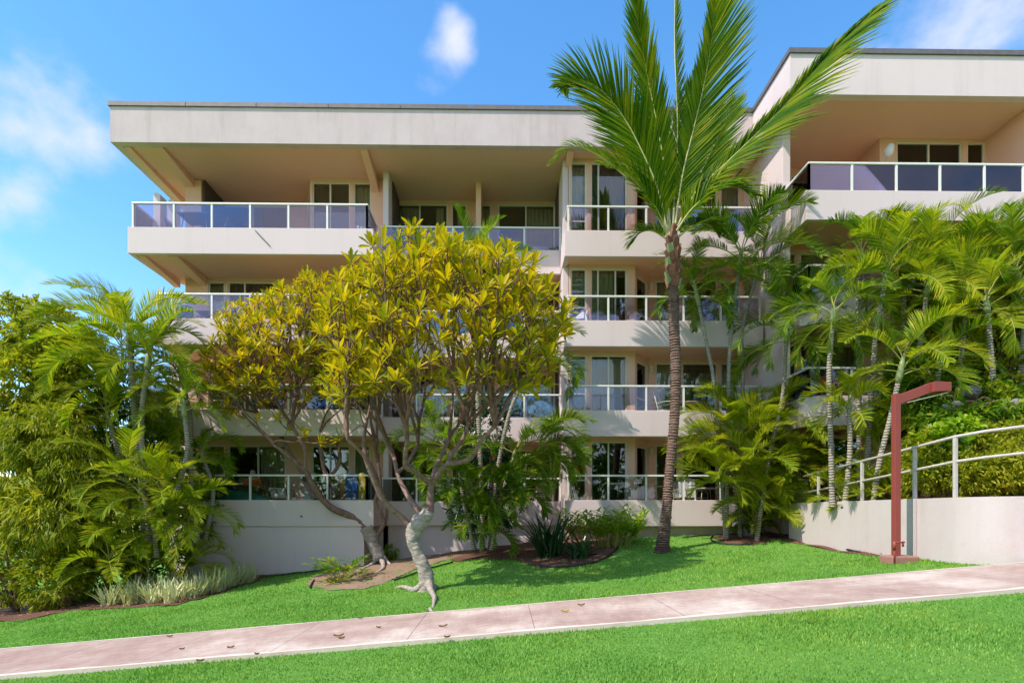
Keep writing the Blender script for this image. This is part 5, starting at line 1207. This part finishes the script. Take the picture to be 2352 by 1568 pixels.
# right slope: hedge, ground and rocks
mb = MB()
for i in range(24):
    for j in range(14):
        f = lambda a, b: (8.9 + a * 0.6, 9.5 + b * 0.5, ZW - 0.1 + sstep(0, 14, a) * 1.6 + sstep(0, 10, b) * 1.0 * sstep(0, 6, a) + 0.06 * math.sin(a * 2.1 + b))
        mb.quad(f(i, j), f(i + 1, j), f(i + 1, j + 1), f(i, j + 1))
tag(mb.build('slope', M['soil'], smooth=True), kind='structure')
leafy('hedge', 'dense trimmed yellow green hedge behind the handrail at the right', 'hedge', P(2240, 1120, 10.6), [B(2140,1080,10.9,60,55), B(2215,1090,10.6,65,55), B(2290,1080,10.4,70,60), B(2370,1070,10.2,80,70), B(2150,1020,11.2,60,50), B(2240,1030,11.0,70,55), B(2330,1020,10.8,80,60)], 24000, .085, branches=False, clump=.1)
leafy('shrub', 'glossy round leaved bush poking through the handrail right of the lamp', 'shrub', P(2170, 1080, 11.0), [B(2170,1010,11.0,42,34), B(2150,1075,11.0,26,26), B(2200,985,11.0,45,26)], 1700, .12, 'bright_leaf', wr=.7)
leafy('leafy_tree', 'leafy grey green tree filling the right edge behind the palms', 'tree', P(2300, 960, 14.2), [B(2290,600,14.4,80,90), B(2250,740,14.3,80,110), B(2350,660,14,90,150), B(2200,690,14.6,60,110), B(2330,860,13.8,80,70), B(2150,820,14.5,70,80), B(2110,720,14.7,45,80)], 24000, .17)
leafy('shrub', 'dark leafy plants between the rocks on the slope', 'shrub', P(2200, 960, 12.5), [B(2150,930,12.6,50,35), B(2240,900,12.8,60,40), B(2320,920,12.4,60,35), B(2100,870,13.5,60,60), B(2060,960,13.5,50,60), B(2200,960,11.7,80,22), B(2300,950,11.5,70,22)], 12000, .15, 'areca_leaf')
for i, (u, v, Y, r, lb) in enumerate(((2190,935,12.0,20,'grey lava rock on the slope nearest the lamp head'),(2270,965,11.8,24,'largest grey lava rock above the hedge'),(2230,900,12.2,20,'small upper lava rock between dark leaves'),(2335,930,11.8,20,'grey lava rock at the right edge of the slope'))):
    mb = MB(); c = P(u, v, Y); rr = r * Y / F; n = 10; vs = []; fs = []
    for a in range(7):
        for b in range(n):
            th = math.pi * a / 6; ph = 2 * math.pi * b / n; k = rr * random.uniform(0.8, 1.15); vs.append(c + Vector((math.sin(th) * math.cos(ph), math.sin(th) * math.sin(ph), 0.75 * math.cos(th))) * k)
    for a in range(6):
        for b in range(n): fs.append((a*n+b, a*n+(b+1)%n, (a+1)*n+(b+1)%n, (a+1)*n+b))
    mb.add(vs, fs); tag(mb.build('rock', M['rock'], at=c), lb, 'rock', None)

# ---------------------------------------------------------------- low plants
def strappy(name, lb, cat, base, n, L, w, mat, spread=0.6, bend=0.9, els=(35, 85), nstem=1, rad=0.1, fold=0.25, fl=None):
    root = thing(name, base, lb, cat); lf = MB()
    for i in range(n):
        az = random.uniform(0, 6.28); el = random.uniform(*els); r_ = rad * math.sqrt(random.random()); a2 = random.uniform(0, 6.28)
        p0 = Vector(base) + Vector((math.cos(a2) * r_, math.sin(a2) * r_, -0.02)); l = L * random.uniform(0.6, 1.1)
        pts = arch(p0, az, el, l, bend * random.uniform(0.5, 1.3), 6); ws = [w * k for k in (0.5, 0.8, 1.0, 1.0, 0.85, 0.55, 0.06)]
        nn = UP - Vector((math.cos(az), math.sin(az), 0)) * 0.6
        strip(lf, pts, [x * random.uniform(0.85, 1.15) for x in ws], nn, fold)
    lf.build('leaves', M[mat], root); return root
def sprays(name, lb, cat, base, n, H_, mat, ll=0.22, w=0.02, rad=0.2, lean=0.4, leaves=11):
    root = thing(name, base, lb, cat); lf = MB(); st = MB()
    for i in range(n):
        az = random.uniform(0, 6.28); r_ = rad * math.sqrt(random.random()); p0 = Vector(base) + Vector((math.cos(az) * r_, math.sin(az) * r_, -0.02))
        h = H_ * random.uniform(0.6, 1.05); pts = arch(p0, az, 88 - lean * 45 * r_ / rad - random.uniform(0, 12), h, 0.5 * lean + 0.1, 6)
        st.tube(pts, [0.009 * (1 - 0.1 * k) for k in range(7)], 5)
        for k in range(leaves):
            t = 0.35 + 0.65 * (k + 0.5) / leaves; f = t * 6; j = min(5, int(f)); p = pts[j].lerp(pts[j+1], f - j); T_ = (pts[j+1] - pts[j]).normalized()
            a = az + (math.pi / 2) * (1 if k % 2 else -1) + random.uniform(-0.5, 0.5)
            d = (Vector((math.cos(a), math.sin(a), 0)) + T_ * 0.75 + rv() * 0.15).normalized(); l = ll * random.uniform(0.7, 1.1)
            q = [p, p + d * l * 0.4, p + d * l * 0.75 + UP * -0.015, p + d * l + UP * -0.05]; strip(lf, q, [w * .3, w, w * .8, w * .05], (UP + rv() * 0.3), 0.25)
    st.build('stems', M['rachis'], root); lf.build('leaves', M[mat], root); return root
gA = G(1262, 1278); strappy('crinum_plant', 'large dark green strap leaved plant at the left of the red soil bed', 'plant', gA, 90, 1.35, .032, 'dark_strap', rad=.32, els=(45,88), bend=.8)
gB = G(1330, 1283); strappy('crinum_plant', 'smaller dark strap leaved plant with drooping leaves beside the bright ginger', 'plant', gB, 60, 0.95, .03, 'dark_strap', rad=.22, els=(30,88), bend=1.3)
gC = G(1405, 1255); sprays('ginger_plant', 'bright yellow green ginger clump at the right end of the red soil bed', 'plant', gC, 75, 1.2, 'bright_leaf', rad=.45, ll=.30, w=.03)
gC = G(1360, 1262) + Vector((0, .4, 0)); sprays('ginger_plant', 'taller green ginger stems rising behind the dark strap leaves', 'plant', gC, 24, 1.3, 'bright_leaf', rad=.28, ll=.30, w=.03)
gD = G(788, 1332); sprays('heliconia_plant', 'leggy green heliconia plant with one spike in the dusty bed', 'plant', gD, 20, .85, 'areca_leaf', rad=.2, ll=.32, w=.035, lean=1.0, leaves=7)
strappy('heliconia_plant', 'low drooping green leaves at the foot of the leggy heliconia', 'plant', G(772, 1340), 24, .5, .022, 'areca_yellow', rad=.15, els=(20,75), bend=1.5)
gE = [(275,1385),(300,1388),(325,1384),(350,1386),(372,1380),(395,1384),(415,1376),(438,1374),(460,1368),(480,1362),(502,1358),(522,1350),(545,1344),(566,1338),(310,1372),(345,1368),(385,1362),(430,1355),(470,1346),(510,1338),(545,1330),(578,1332),(250,1392),(410,1366)]
for i, (u, v) in enumerate(gE):
    b = G(u, v); root = strappy('aloe_plant', 'pale spiky aloe plant with orange leaf tips in the bed at the lawn edge', 'plant', b, 34, .66, .02, 'aloe', rad=.16, els=(45,92), bend=.35, fold=.4)
    root['group'] = 'aloe plants along the left lawn edge'
b = G(533, 1335); mb = MB(); mb.tube([b, b + Vector((.01,0,.5)), b + Vector((0,0,.98))], [.012,.01,.02], 6); mb.tube([b + Vector((0,0,.85)), b + Vector((0,0,1.02))], [.028,.01], 6)
tag(mb.build('flower_spike', M['rachis_pale'], at=b, smooth=True), 'tall pale flower spike standing above the aloe bed near the wall', 'flower')

# leaf litter in the beds
mb = MB()
for poly, n in ((BED1, 260), (BED2, 420), (BED3, 200), (BED0, 500)):
    xs_ = [p[0] for p in poly if p[0] > -13]; ys_ = [p[1] for p in poly if p[1] < 16.5]; c = 0
    while c < n:
        x = random.uniform(min(xs_), max(xs_)); y = random.uniform(min(ys_), max(ys_))
        c += 1
        if not inpoly(x, y, poly): continue
        a = random.uniform(0, 6.28); l = random.uniform(.03, .09); q = Vector((x, y, ground(x, y) + .045)); d = Vector((math.cos(a), math.sin(a), random.uniform(-.1, .3)))
        strip(mb, [q, q + d * l * .5 + UP * .012, q + d * l], [l * .08, l * .2, l * .04], UP)
tag(mb.build('leaf_litter', M['dry_leaf']), 'dry brown leaf litter scattered over the planting beds', 'leaf litter', kind='stuff')

# unseen trees added behind the viewer, made tall to darken the lower window reflections
for i, (x, y, h) in enumerate(((-22, -18, 13), (-12, -22, 12), (-2, -20, 13.5), (8, -23, 12.5), (18, -19, 13), (29, -21, 12.5))):
    b = Vector((x, y, ground(x, y))); leafy('leafy_tree', 'unseen leafy tree added behind the viewer to darken the window reflections', 'tree', b,
        [(b + Vector((0, 0, h * .62)), 4.2, 2.6, h * .34), (b + Vector((2.4, .5, h * .4)), 3.0, 2.2, h * .3), (b + Vector((-2.6, .4, h * .42)), 3.0, 2.2, h * .32)], 3600, .85, 'areca_leaf', group='unseen trees added behind the viewer', clump=.7)
# ================================================================== BALCONY FURNITURE AND PEOPLE
def chair(loc, rot, lb, cat='chair', frame='tan_metal', seat='towel', slats=False, h=0.92, group=None, w=0.56):
    root = thing('patio_chair', loc, lb, cat, group); x0, y0, z0 = loc; m_ = lambda a, b, c: (x0 + a * math.cos(rot) - b * math.sin(rot), y0 + a * math.sin(rot) + b * math.cos(rot), z0 + c)
    # front of the chair looks to -y
    fr = MB(); hw = w / 2
    for s in (-1, 1):
        pts = [m_(s*hw, -.26, 0), m_(s*hw, -.27, .35), m_(s*hw, -.24, .60), m_(s*hw, -.15, .65), m_(s*hw, .12, .64), m_(s*hw, .22, .60)]
        fr.tube(spline(pts, 4), .014, 6); fr.tube([m_(s*hw, .28, 0), m_(s*hw, .20, .42), m_(s*hw*.96, .36, h)], .014, 6)
        fr.tube([m_(s*hw, -.26, .40), m_(s*hw, .2, .38)], .012, 6)
    fr.tube([m_(-hw*.96, .36, h), m_(hw*.96, .36, h)], .014, 6); fr.build('frame', M[frame], root, smooth=True)
    st = MB()
    def pl(a, b, t):
        for i in range(t):
            f0, f1 = i / t, (i + (0.62 if slats else 1.0)) / t
            p0 = [a[k] + (b[k] - a[k]) * f0 for k in range(2)]; p1 = [a[k] + (b[k] - a[k]) * f1 for k in range(2)]
            st.add([m_(-hw+.02, p0[0], p0[1]), m_(hw-.02, p0[0], p0[1]), m_(hw-.02, p1[0], p1[1]), m_(-hw+.02, p1[0], p1[1]), m_(-hw+.02, p0[0], p0[1]-.015), m_(hw-.02, p0[0], p0[1]-.015), m_(hw-.02, p1[0], p1[1]-.015), m_(-hw+.02, p1[0], p1[1]-.015)],
                   [(0,1,2,3),(7,6,5,4),(0,4,5,1),(1,5,6,2),(2,6,7,3),(3,7,4,0)])
    pl((-.26, .40), (.18, .385), 8 if slats else 1); st.build('seat', M[seat], root)
    st = MB(); pl((.21, .42), (.36, h - .02), 9 if slats else 1); st.build('backrest', M[seat], root); return root
def table(loc, r, h, lb, top='white_plastic', leg='tan_metal', rect=None):
    root = thing('patio_table', loc, lb, 'table'); x0, y0, z0 = loc; mb = MB()
    if rect: mb.box(x0 - rect[0], x0 + rect[0], y0 - rect[1], y0 + rect[1], z0 + h - .03, z0 + h)
    else: mb.prism([(x0 + r * math.cos(t), y0 + r * math.sin(t)) for t in [2 * math.pi * i / 28 for i in range(28)]], z0 + h - .03, z0 + h)
    mb.build('tabletop', M[top], root, bevel=.006); rx, ry = (rect[0] * .85, rect[1] * .8) if rect else (r * .6, r * .6)
    for sx in (-1, 1):
        for sy in (-1, 1): l = MB(); l.tube([(x0 + sx * rx * 1.1, y0 + sy * ry * 1.1, z0), (x0 + sx * rx * .8, y0 + sy * ry * .8, z0 + h - .03)], .014, 6); l.build('leg', M[leg], root, smooth=True)
    return root
def floor_at(u, Y, k): return (X(u, Y), Y, FLR[k])
# top balcony, left wing
table(floor_at(458, 18.1, 3), 0, .98, 'dark bar height table behind the tinted glass of the top left balcony', 'sling', 'dark_metal', rect=(.5, .4))
for u, y, r, lb in ((414, 18.3, 1.4, 'dark metal chair left of the dark table on the top left balcony'), (505, 18.2, -1.5, 'dark metal chair right of the dark table on the top left balcony'), (560, 18.3, -.5, 'dark metal chair standing alone in the middle of the top left balcony')):
    chair(floor_at(u, y, 3), r, lb, frame='dark_metal', seat='sling', slats=True, h=1.0)
for i, u in enumerate((822, 830, 837)):
    b = floor_at(u, 17.75, 3); mb = MB(); mb.box(b[0] - .035, b[0] + .035, b[1], b[1] + .03, b[2], b[2] + .62 - .03 * i)
    tag(mb.build('board', M['white_plastic'], at=b, bevel=.008), 'white narrow board standing at the right end of the top left balcony', 'board', 'white boards by the rail post')
# third floor, left wing
for u, y, r, lb in ((432, 17.95, .9, 'dark sling lounge chair leaning back at the left of the third floor balcony'), (585, 18.3, -.8, 'dark sling chair right of the table on the third floor balcony')):
    chair(floor_at(u, y, 2), r, lb, frame='dark_metal', seat='sling', h=1.02)
table(floor_at(508, 18.2, 2), 0, .72, 'dark rectangular table between two sling chairs on the third floor balcony', 'sling', 'dark_metal', rect=(.62, .4))
# recess
chair(floor_at(1256, 19.6, 3), -.9, 'grey metal armchair at the right end of the recessed top balcony', frame='dark_metal', seat='rail_sling' if 'rail_sling' in M else 'towel', h=.9)
table(floor_at(1216, 19.6, 3), .28, .42, 'small low side table beside the armchair on the recessed top balcony', 'towel', 'dark_metal')
chair(floor_at(1250, 19.4, 0), 0, 'beige slatted chair on the recessed ground floor balcony by the red curtain', slats=True, seat='tan_metal', h=.98)
table(floor_at(1222, 19.5, 0), .3, .45, 'small dark side table left of the beige slatted chair', 'curtain_brown', 'tan_metal')
# middle right bay
chair(floor_at(1325, 17.75, 2), -.3, 'white plastic chair behind glass at the left of the third floor bay', frame='white_plastic', seat='white_plastic', slats=True, h=.86)
chair(floor_at(1592, 18.2, 2), .5, 'beige framed chair left of the dark table on the third floor bay', seat='towel'); table(floor_at(1628, 18.3, 2), .35, .68, 'round dark table on the third floor bay behind the slim palms', 'sling', 'dark_metal')
chair(floor_at(1668, 18.1, 2), -.7, 'beige framed chair right of the dark table on the third floor bay', seat='towel')
chair(floor_at(1532, 17.95, 1), 1.0, 'pale slatted high backed chair on the second floor bay beside the coconut trunk', slats=True, seat='towel', frame='towel', h=1.02)
table(floor_at(1585, 18.0, 1), .4, .66, 'round pale table on the second floor bay right of the coconut trunk', 'tan_metal')
b = P(1318, 940, 17.6); t_ = P(1307, 872, 17.85); mb = MB(); d = (t_ - b); mb.add([], [])
vs = []; n = 12
for i in range(n + 1):
    f = i / n; c = b + d * (f * 1.25 - .25); w_ = .17 * math.sin(math.pi * (.06 + .9 * f)) ** .6
    vs += [c + Vector((-w_ * .35, -w_, 0)), c + Vector((.025, 0, .01)), c + Vector((w_ * .35, w_, 0)), c + Vector((-.025, 0, -.01))]
mb.add(vs, [(i*4+k, i*4+(k+1) % 4, (i+1)*4+(k+1) % 4, (i+1)*4+k) for i in range(n) for k in range(4)] + [(0,1,2,3), (n*4+3, n*4+2, n*4+1, n*4)])
tag(mb.build('bodyboard', M['blue'], at=b, smooth=True), 'slim blue board leaning in the left corner of the second floor bay', 'board')
# ground floor of the bay
def ac(u, v0, v1, Y, wd, lb):
    b = P(u, v1, Y); h = Z(u, v0, Y) - b.z; root = thing('air_conditioner', b, lb, 'air conditioner')
    mb = MB(); mb.box(b.x - wd/2, b.x + wd/2, Y, Y + .3, b.z - .25, b.z + h); mb.build('case', M['frame'], root, bevel=.01)
    mb = MB(); z = b.z - .2
    while z < b.z + h - .04: mb.box(b.x - wd/2 + .03, b.x + wd/2 - .03, Y - .012, Y - .002, z, z + .018); z += .04
    mb.build('grille', M['coping'], root)
ac(1447, 1119, 1147, 17.9, .26, 'white slatted air conditioner on the ground floor bay left of the coconut trunk')
b = P(1473, 1115, 18.75); mb = MB(); mb.box(b.x - .07, b.x + .07, 18.62, 18.74, b.z - .12, b.z + .14); tag(mb.build('speaker', M['black'], at=b, bevel=.02), 'small black speaker on the ground floor bay wall', 'speaker')
c_ = chair(floor_at(1572, 17.9, 0), .7, 'beige metal chair draped with a white towel right of the coconut trunk')
b = Vector(floor_at(1577, 17.88, 0)); mb = MB()
rows = []
for i in range(9):
    f = i / 8; y = -.12 + .3 * f; z = [.22, .45, .68, .88, .98, 1.0, .9, .7, .42][i]; rows.append([b + Vector((xx * .27, y + .02 * math.sin(xx * 9), z + .02 * math.sin(xx * 7 + i))) for xx in [-1 + .25 * j for j in range(9)]])
for r0, r1 in zip(rows, rows[1:]):
    for j in range(8): mb.quad(r0[j], r0[j+1], r1[j+1], r1[j])
tag(mb.build('towel', M['towel'], at=b, smooth=True), 'white towel hanging over a chair back on the ground floor bay', 'towel')
table(floor_at(1622, 17.95, 0), .42, .70, 'round cream table on the ground floor bay before the dark glass', 'towel')
chair(floor_at(1600, 18.3, 0), .9, 'beige tubular armchair at the cream round table on the ground floor', seat='towel')
# ground floor left wing: teal kayak, covered board, seated person
def hull(c, L_, W, H, mat, name, lb, cat, tilt=0.0):
    mb = MB(); n = 22; m = 12; vs = []
    for i in range(n + 1):
        f = -1 + 2 * i / n; s = max(.02, (1 - abs(f) ** 2.4)); 
        for j in range(m):
            a = 2 * math.pi * j / m; vs.append(Vector((c[0] + f * L_ / 2, c[1] + math.cos(a) * W / 2 * s, c[2] + tilt * f + math.sin(a) * H / 2 * s ** .8 + .10 * f * f)))
    mb.add(vs, [(i*m+j, i*m+(j+1) % m, (i+1)*m+(j+1) % m, (i+1)*m+j) for i in range(n) for j in range(m)] + [tuple(range(m))[::-1], tuple(range(n*m, n*m+m))])
    return tag(mb.build(name, M[mat], at=c, smooth=True), lb, cat)
kz = EYE + .40
hull(P(525, 1146, 17.75), 2.7, .5, .62, 'kayak', 'kayak', 'teal green kayak hull lying behind the ground floor rail at the left', 'kayak', -.12)
hull(P(500, 1126, 18.3), 3.0, .5, .50, 'darkcloth', 'covered_board', 'long dark covered board lying behind the teal kayak', 'board', -.10)
for u0, u1, v0, mat, nm, lb, cat in ((781, 790, 1089, 'brown_towel', 'towel', 'brown and orange towel hanging behind the ground floor rail', 'towel'), (793, 821, 1086, 'blue', 'bodyboard', 'wide blue bodyboard standing behind the ground floor rail', 'board'),
                                  (824, 839, 1085, 'yellow', 'bodyboard', 'yellow board standing beside the wide blue bodyboard', 'board'), (698, 716, 1116, 'towel', 'bodyboard', 'cream board leaning behind the rail left of the dark plumeria trunk', 'board')):
    y = 17.6; a, b = X(u0, y), X(u1, y); z0 = FLR[0]; z1 = Z(u0, v0, y); mb = MB(); n = 10; pr = [(a, z0), (b, z0)]
    rr = (b - a) / 2
    if nm == 'bodyboard': pr += [(a + rr + rr * math.cos(math.pi * i / n), z1 - rr * .8 + rr * .8 * math.sin(math.pi * i / n)) for i in range(n + 1)]
    else: pr += [(b, z1), (a, z1)]
    q = len(pr); mb.add([(x, y, z) for x, z in pr] + [(x, y + .04, z) for x, z in pr], [tuple(range(q)), tuple(reversed(range(q, 2*q)))] + [(i, i + q, (i+1) % q + q, (i+1) % q) for i in range(q)])
    tag(mb.build(nm, M[mat], at=(a, y, z0), bevel=.01), lb, cat)
# second blue board one floor up, seen through the plumeria
b = P(738, 925, 17.7); hull(b, .9, .1, .5, 'blue', 'bodyboard', 'blue board on the second floor balcony seen through plumeria branches', 'board')

# person seated, back to the rail
def skin_body(verts, edges, radii, name, mat, parent, root=0, lev=2):
    me = bpy.data.meshes.new(name); off = wpos(parent)
    me.from_pydata([tuple(Vector(v) - off) for v in verts], edges, []); o = bpy.data.objects.new(name, me); col.objects.link(o); o.parent = parent; me.materials.append(mat)
    s = o.modifiers.new('skin', 'SKIN'); 
    for i, r in enumerate(radii):
        sv = me.skin_vertices[0].data[i] if me.skin_vertices else None
        if sv: sv.radius = (r[0], r[1]) if isinstance(r, tuple) else (r, r); sv.use_root = (i == root)
    m = o.modifiers.new('sub', 'SUBSURF'); m.levels = lev; m.render_levels = lev
    for p in me.polygons: p.use_smooth = True
    return o
px_, py_, pz_ = floor_at(581, 18.75, 0)
per = thing('person', (px_, py_, pz_), 'person in an orange shirt sitting with the back to the ground floor rail', 'person')
Q = lambda a, b, c: (px_ + a, py_ + b, pz_ + c)
vs = [Q(0,0,.50), Q(0,-.04,.68), Q(0,-.06,.88), Q(0,-.03,1.02), Q(0,-.01,1.10), Q(0,0,1.20), Q(0,0,1.30),
      Q(-.19,-.03,1.0), Q(-.26,.02,.76), Q(-.20,.25,.66), Q(-.17,.33,.65), Q(.19,-.03,1.0), Q(.26,.02,.76), Q(.20,.25,.66), Q(.17,.33,.65),
      Q(-.11,.06,.49), Q(-.13,.46,.50), Q(-.13,.46,.08), Q(-.13,.62,.05), Q(.11,.06,.49), Q(.13,.46,.50), Q(.13,.46,.08), Q(.13,.62,.05)]
ed = [(0,1),(1,2),(2,3),(3,4),(4,5),(5,6),(3,7),(7,8),(8,9),(9,10),(3,11),(11,12),(12,13),(13,14),(0,15),(15,16),(16,17),(17,18),(0,19),(19,20),(20,21),(21,22)]
rd = [.15,.13,.15,.11,.055,.095,.085,.06,.045,.035,.035,.06,.045,.035,.035,.09,.065,.045,.04,.09,.065,.045,.04]
def ensure_skin(o): pass
skin_body(vs, ed, rd, 'body', M['skin'], per)
skin_body([Q(0,0,.50), Q(0,-.04,.68), Q(0,-.06,.88), Q(0,-.03,1.01), Q(-.19,-.03,1.0), Q(-.25,.01,.80), Q(.19,-.03,1.0), Q(.25,.01,.80)], [(0,1),(1,2),(2,3),(3,4),(4,5),(3,6),(6,7)], [.19,.175,.185,.135,.085,.072,.085,.072], 'shirt', M['orange'], per)
skin_body([Q(0,0,.48), Q(-.11,.08,.49), Q(-.13,.36,.50), Q(.11,.08,.49), Q(.13,.36,.50)], [(0,1),(1,2),(0,3),(3,4)], [.17,.11,.085,.11,.085], 'shorts', M['khaki'], per)
skin_body([Q(0,-.015,1.22), Q(0,-.01,1.33)], [(0,1)], [.10,.07], 'hair', M['hair'], per)
chair((px_, py_ + .02, pz_), math.pi, 'dark patio chair the seated person sits on', frame='dark_metal', seat='sling', h=.8)
chair(floor_at(648, 18.3, 0), .8, 'low dark chair with a pale cushion right of the seated person', frame='dark_metal', seat='towel', h=.75)
# right wing
b = P(2040, 352, 16.2); e = P(2012, 425, 15.9); um = thing('folded_umbrella', e, 'folded white patio umbrella leaning behind the top right balcony rail', 'umbrella')
mb = MB(); mb.tube([e + Vector((-.06,0,-.3)), b], .016, 8); mb.build('pole', M['tan_metal'], um, smooth=True)
mb = MB(); d = (b - e).normalized(); mb.tube([b - d * .12, b + d * .02, b + d * .28, b + d * .36], [.04, .13, .10, .03], 8); mb.build('canopy', M['towel'], um, smooth=True)
chair(floor_at(2335, 15.7, 3), .6, 'tan armchair with a rounded back at the right end of the top right balcony', seat='tan_metal', h=1.0)
for i, (u, lb) in enumerate(((1903, 'orange towel over a chair on the right wing lower balcony, the left one'), (1955, 'rust orange towel over a chair on the right wing, behind the white trunk'))):
    y = 15.6; b = Vector((X(u, y), y, FLR[1])); mb = MB(); rows = []
    for r_ in range(7):
        z = [.25, .5, .75, .95, .95, .7, .4][r_]; rows.append([b + Vector((xx * .25, -.1 + .045 * r_ + .02 * math.sin(xx * 9), z + .02 * math.sin(xx * 5 + r_))) for xx in [-1 + .25 * j for j in range(9)]])
    for r0, r1 in zip(rows, rows[1:]):
        for j in range(8): mb.quad(r0[j], r0[j+1], r1[j+1], r1[j])
    tag(mb.build('towel', M['orange'], at=b, smooth=True), lb, 'towel')
    chair((b.x, y + .1, FLR[1]), 0, ('beige chair under the left orange towel on the right wing', 'beige chair under the rust orange towel behind the white trunk')[i], h=.92)
for u, r, h, lb in ((1838, .14, .45, 'white round planter pot on a pedestal inside the garden corner'),):
    b = P(u, 1150, 15.9); mb = MB(); mb.tube([b - Vector((0,0,.1)), b + Vector((0,0,.42)), b + Vector((0,0,.45)), b + Vector((0,0,.62))], [.15, .15, .2, .2], 14); tag(mb.build('planter', M['white_plastic'], at=b, smooth=True), lb, 'planter')
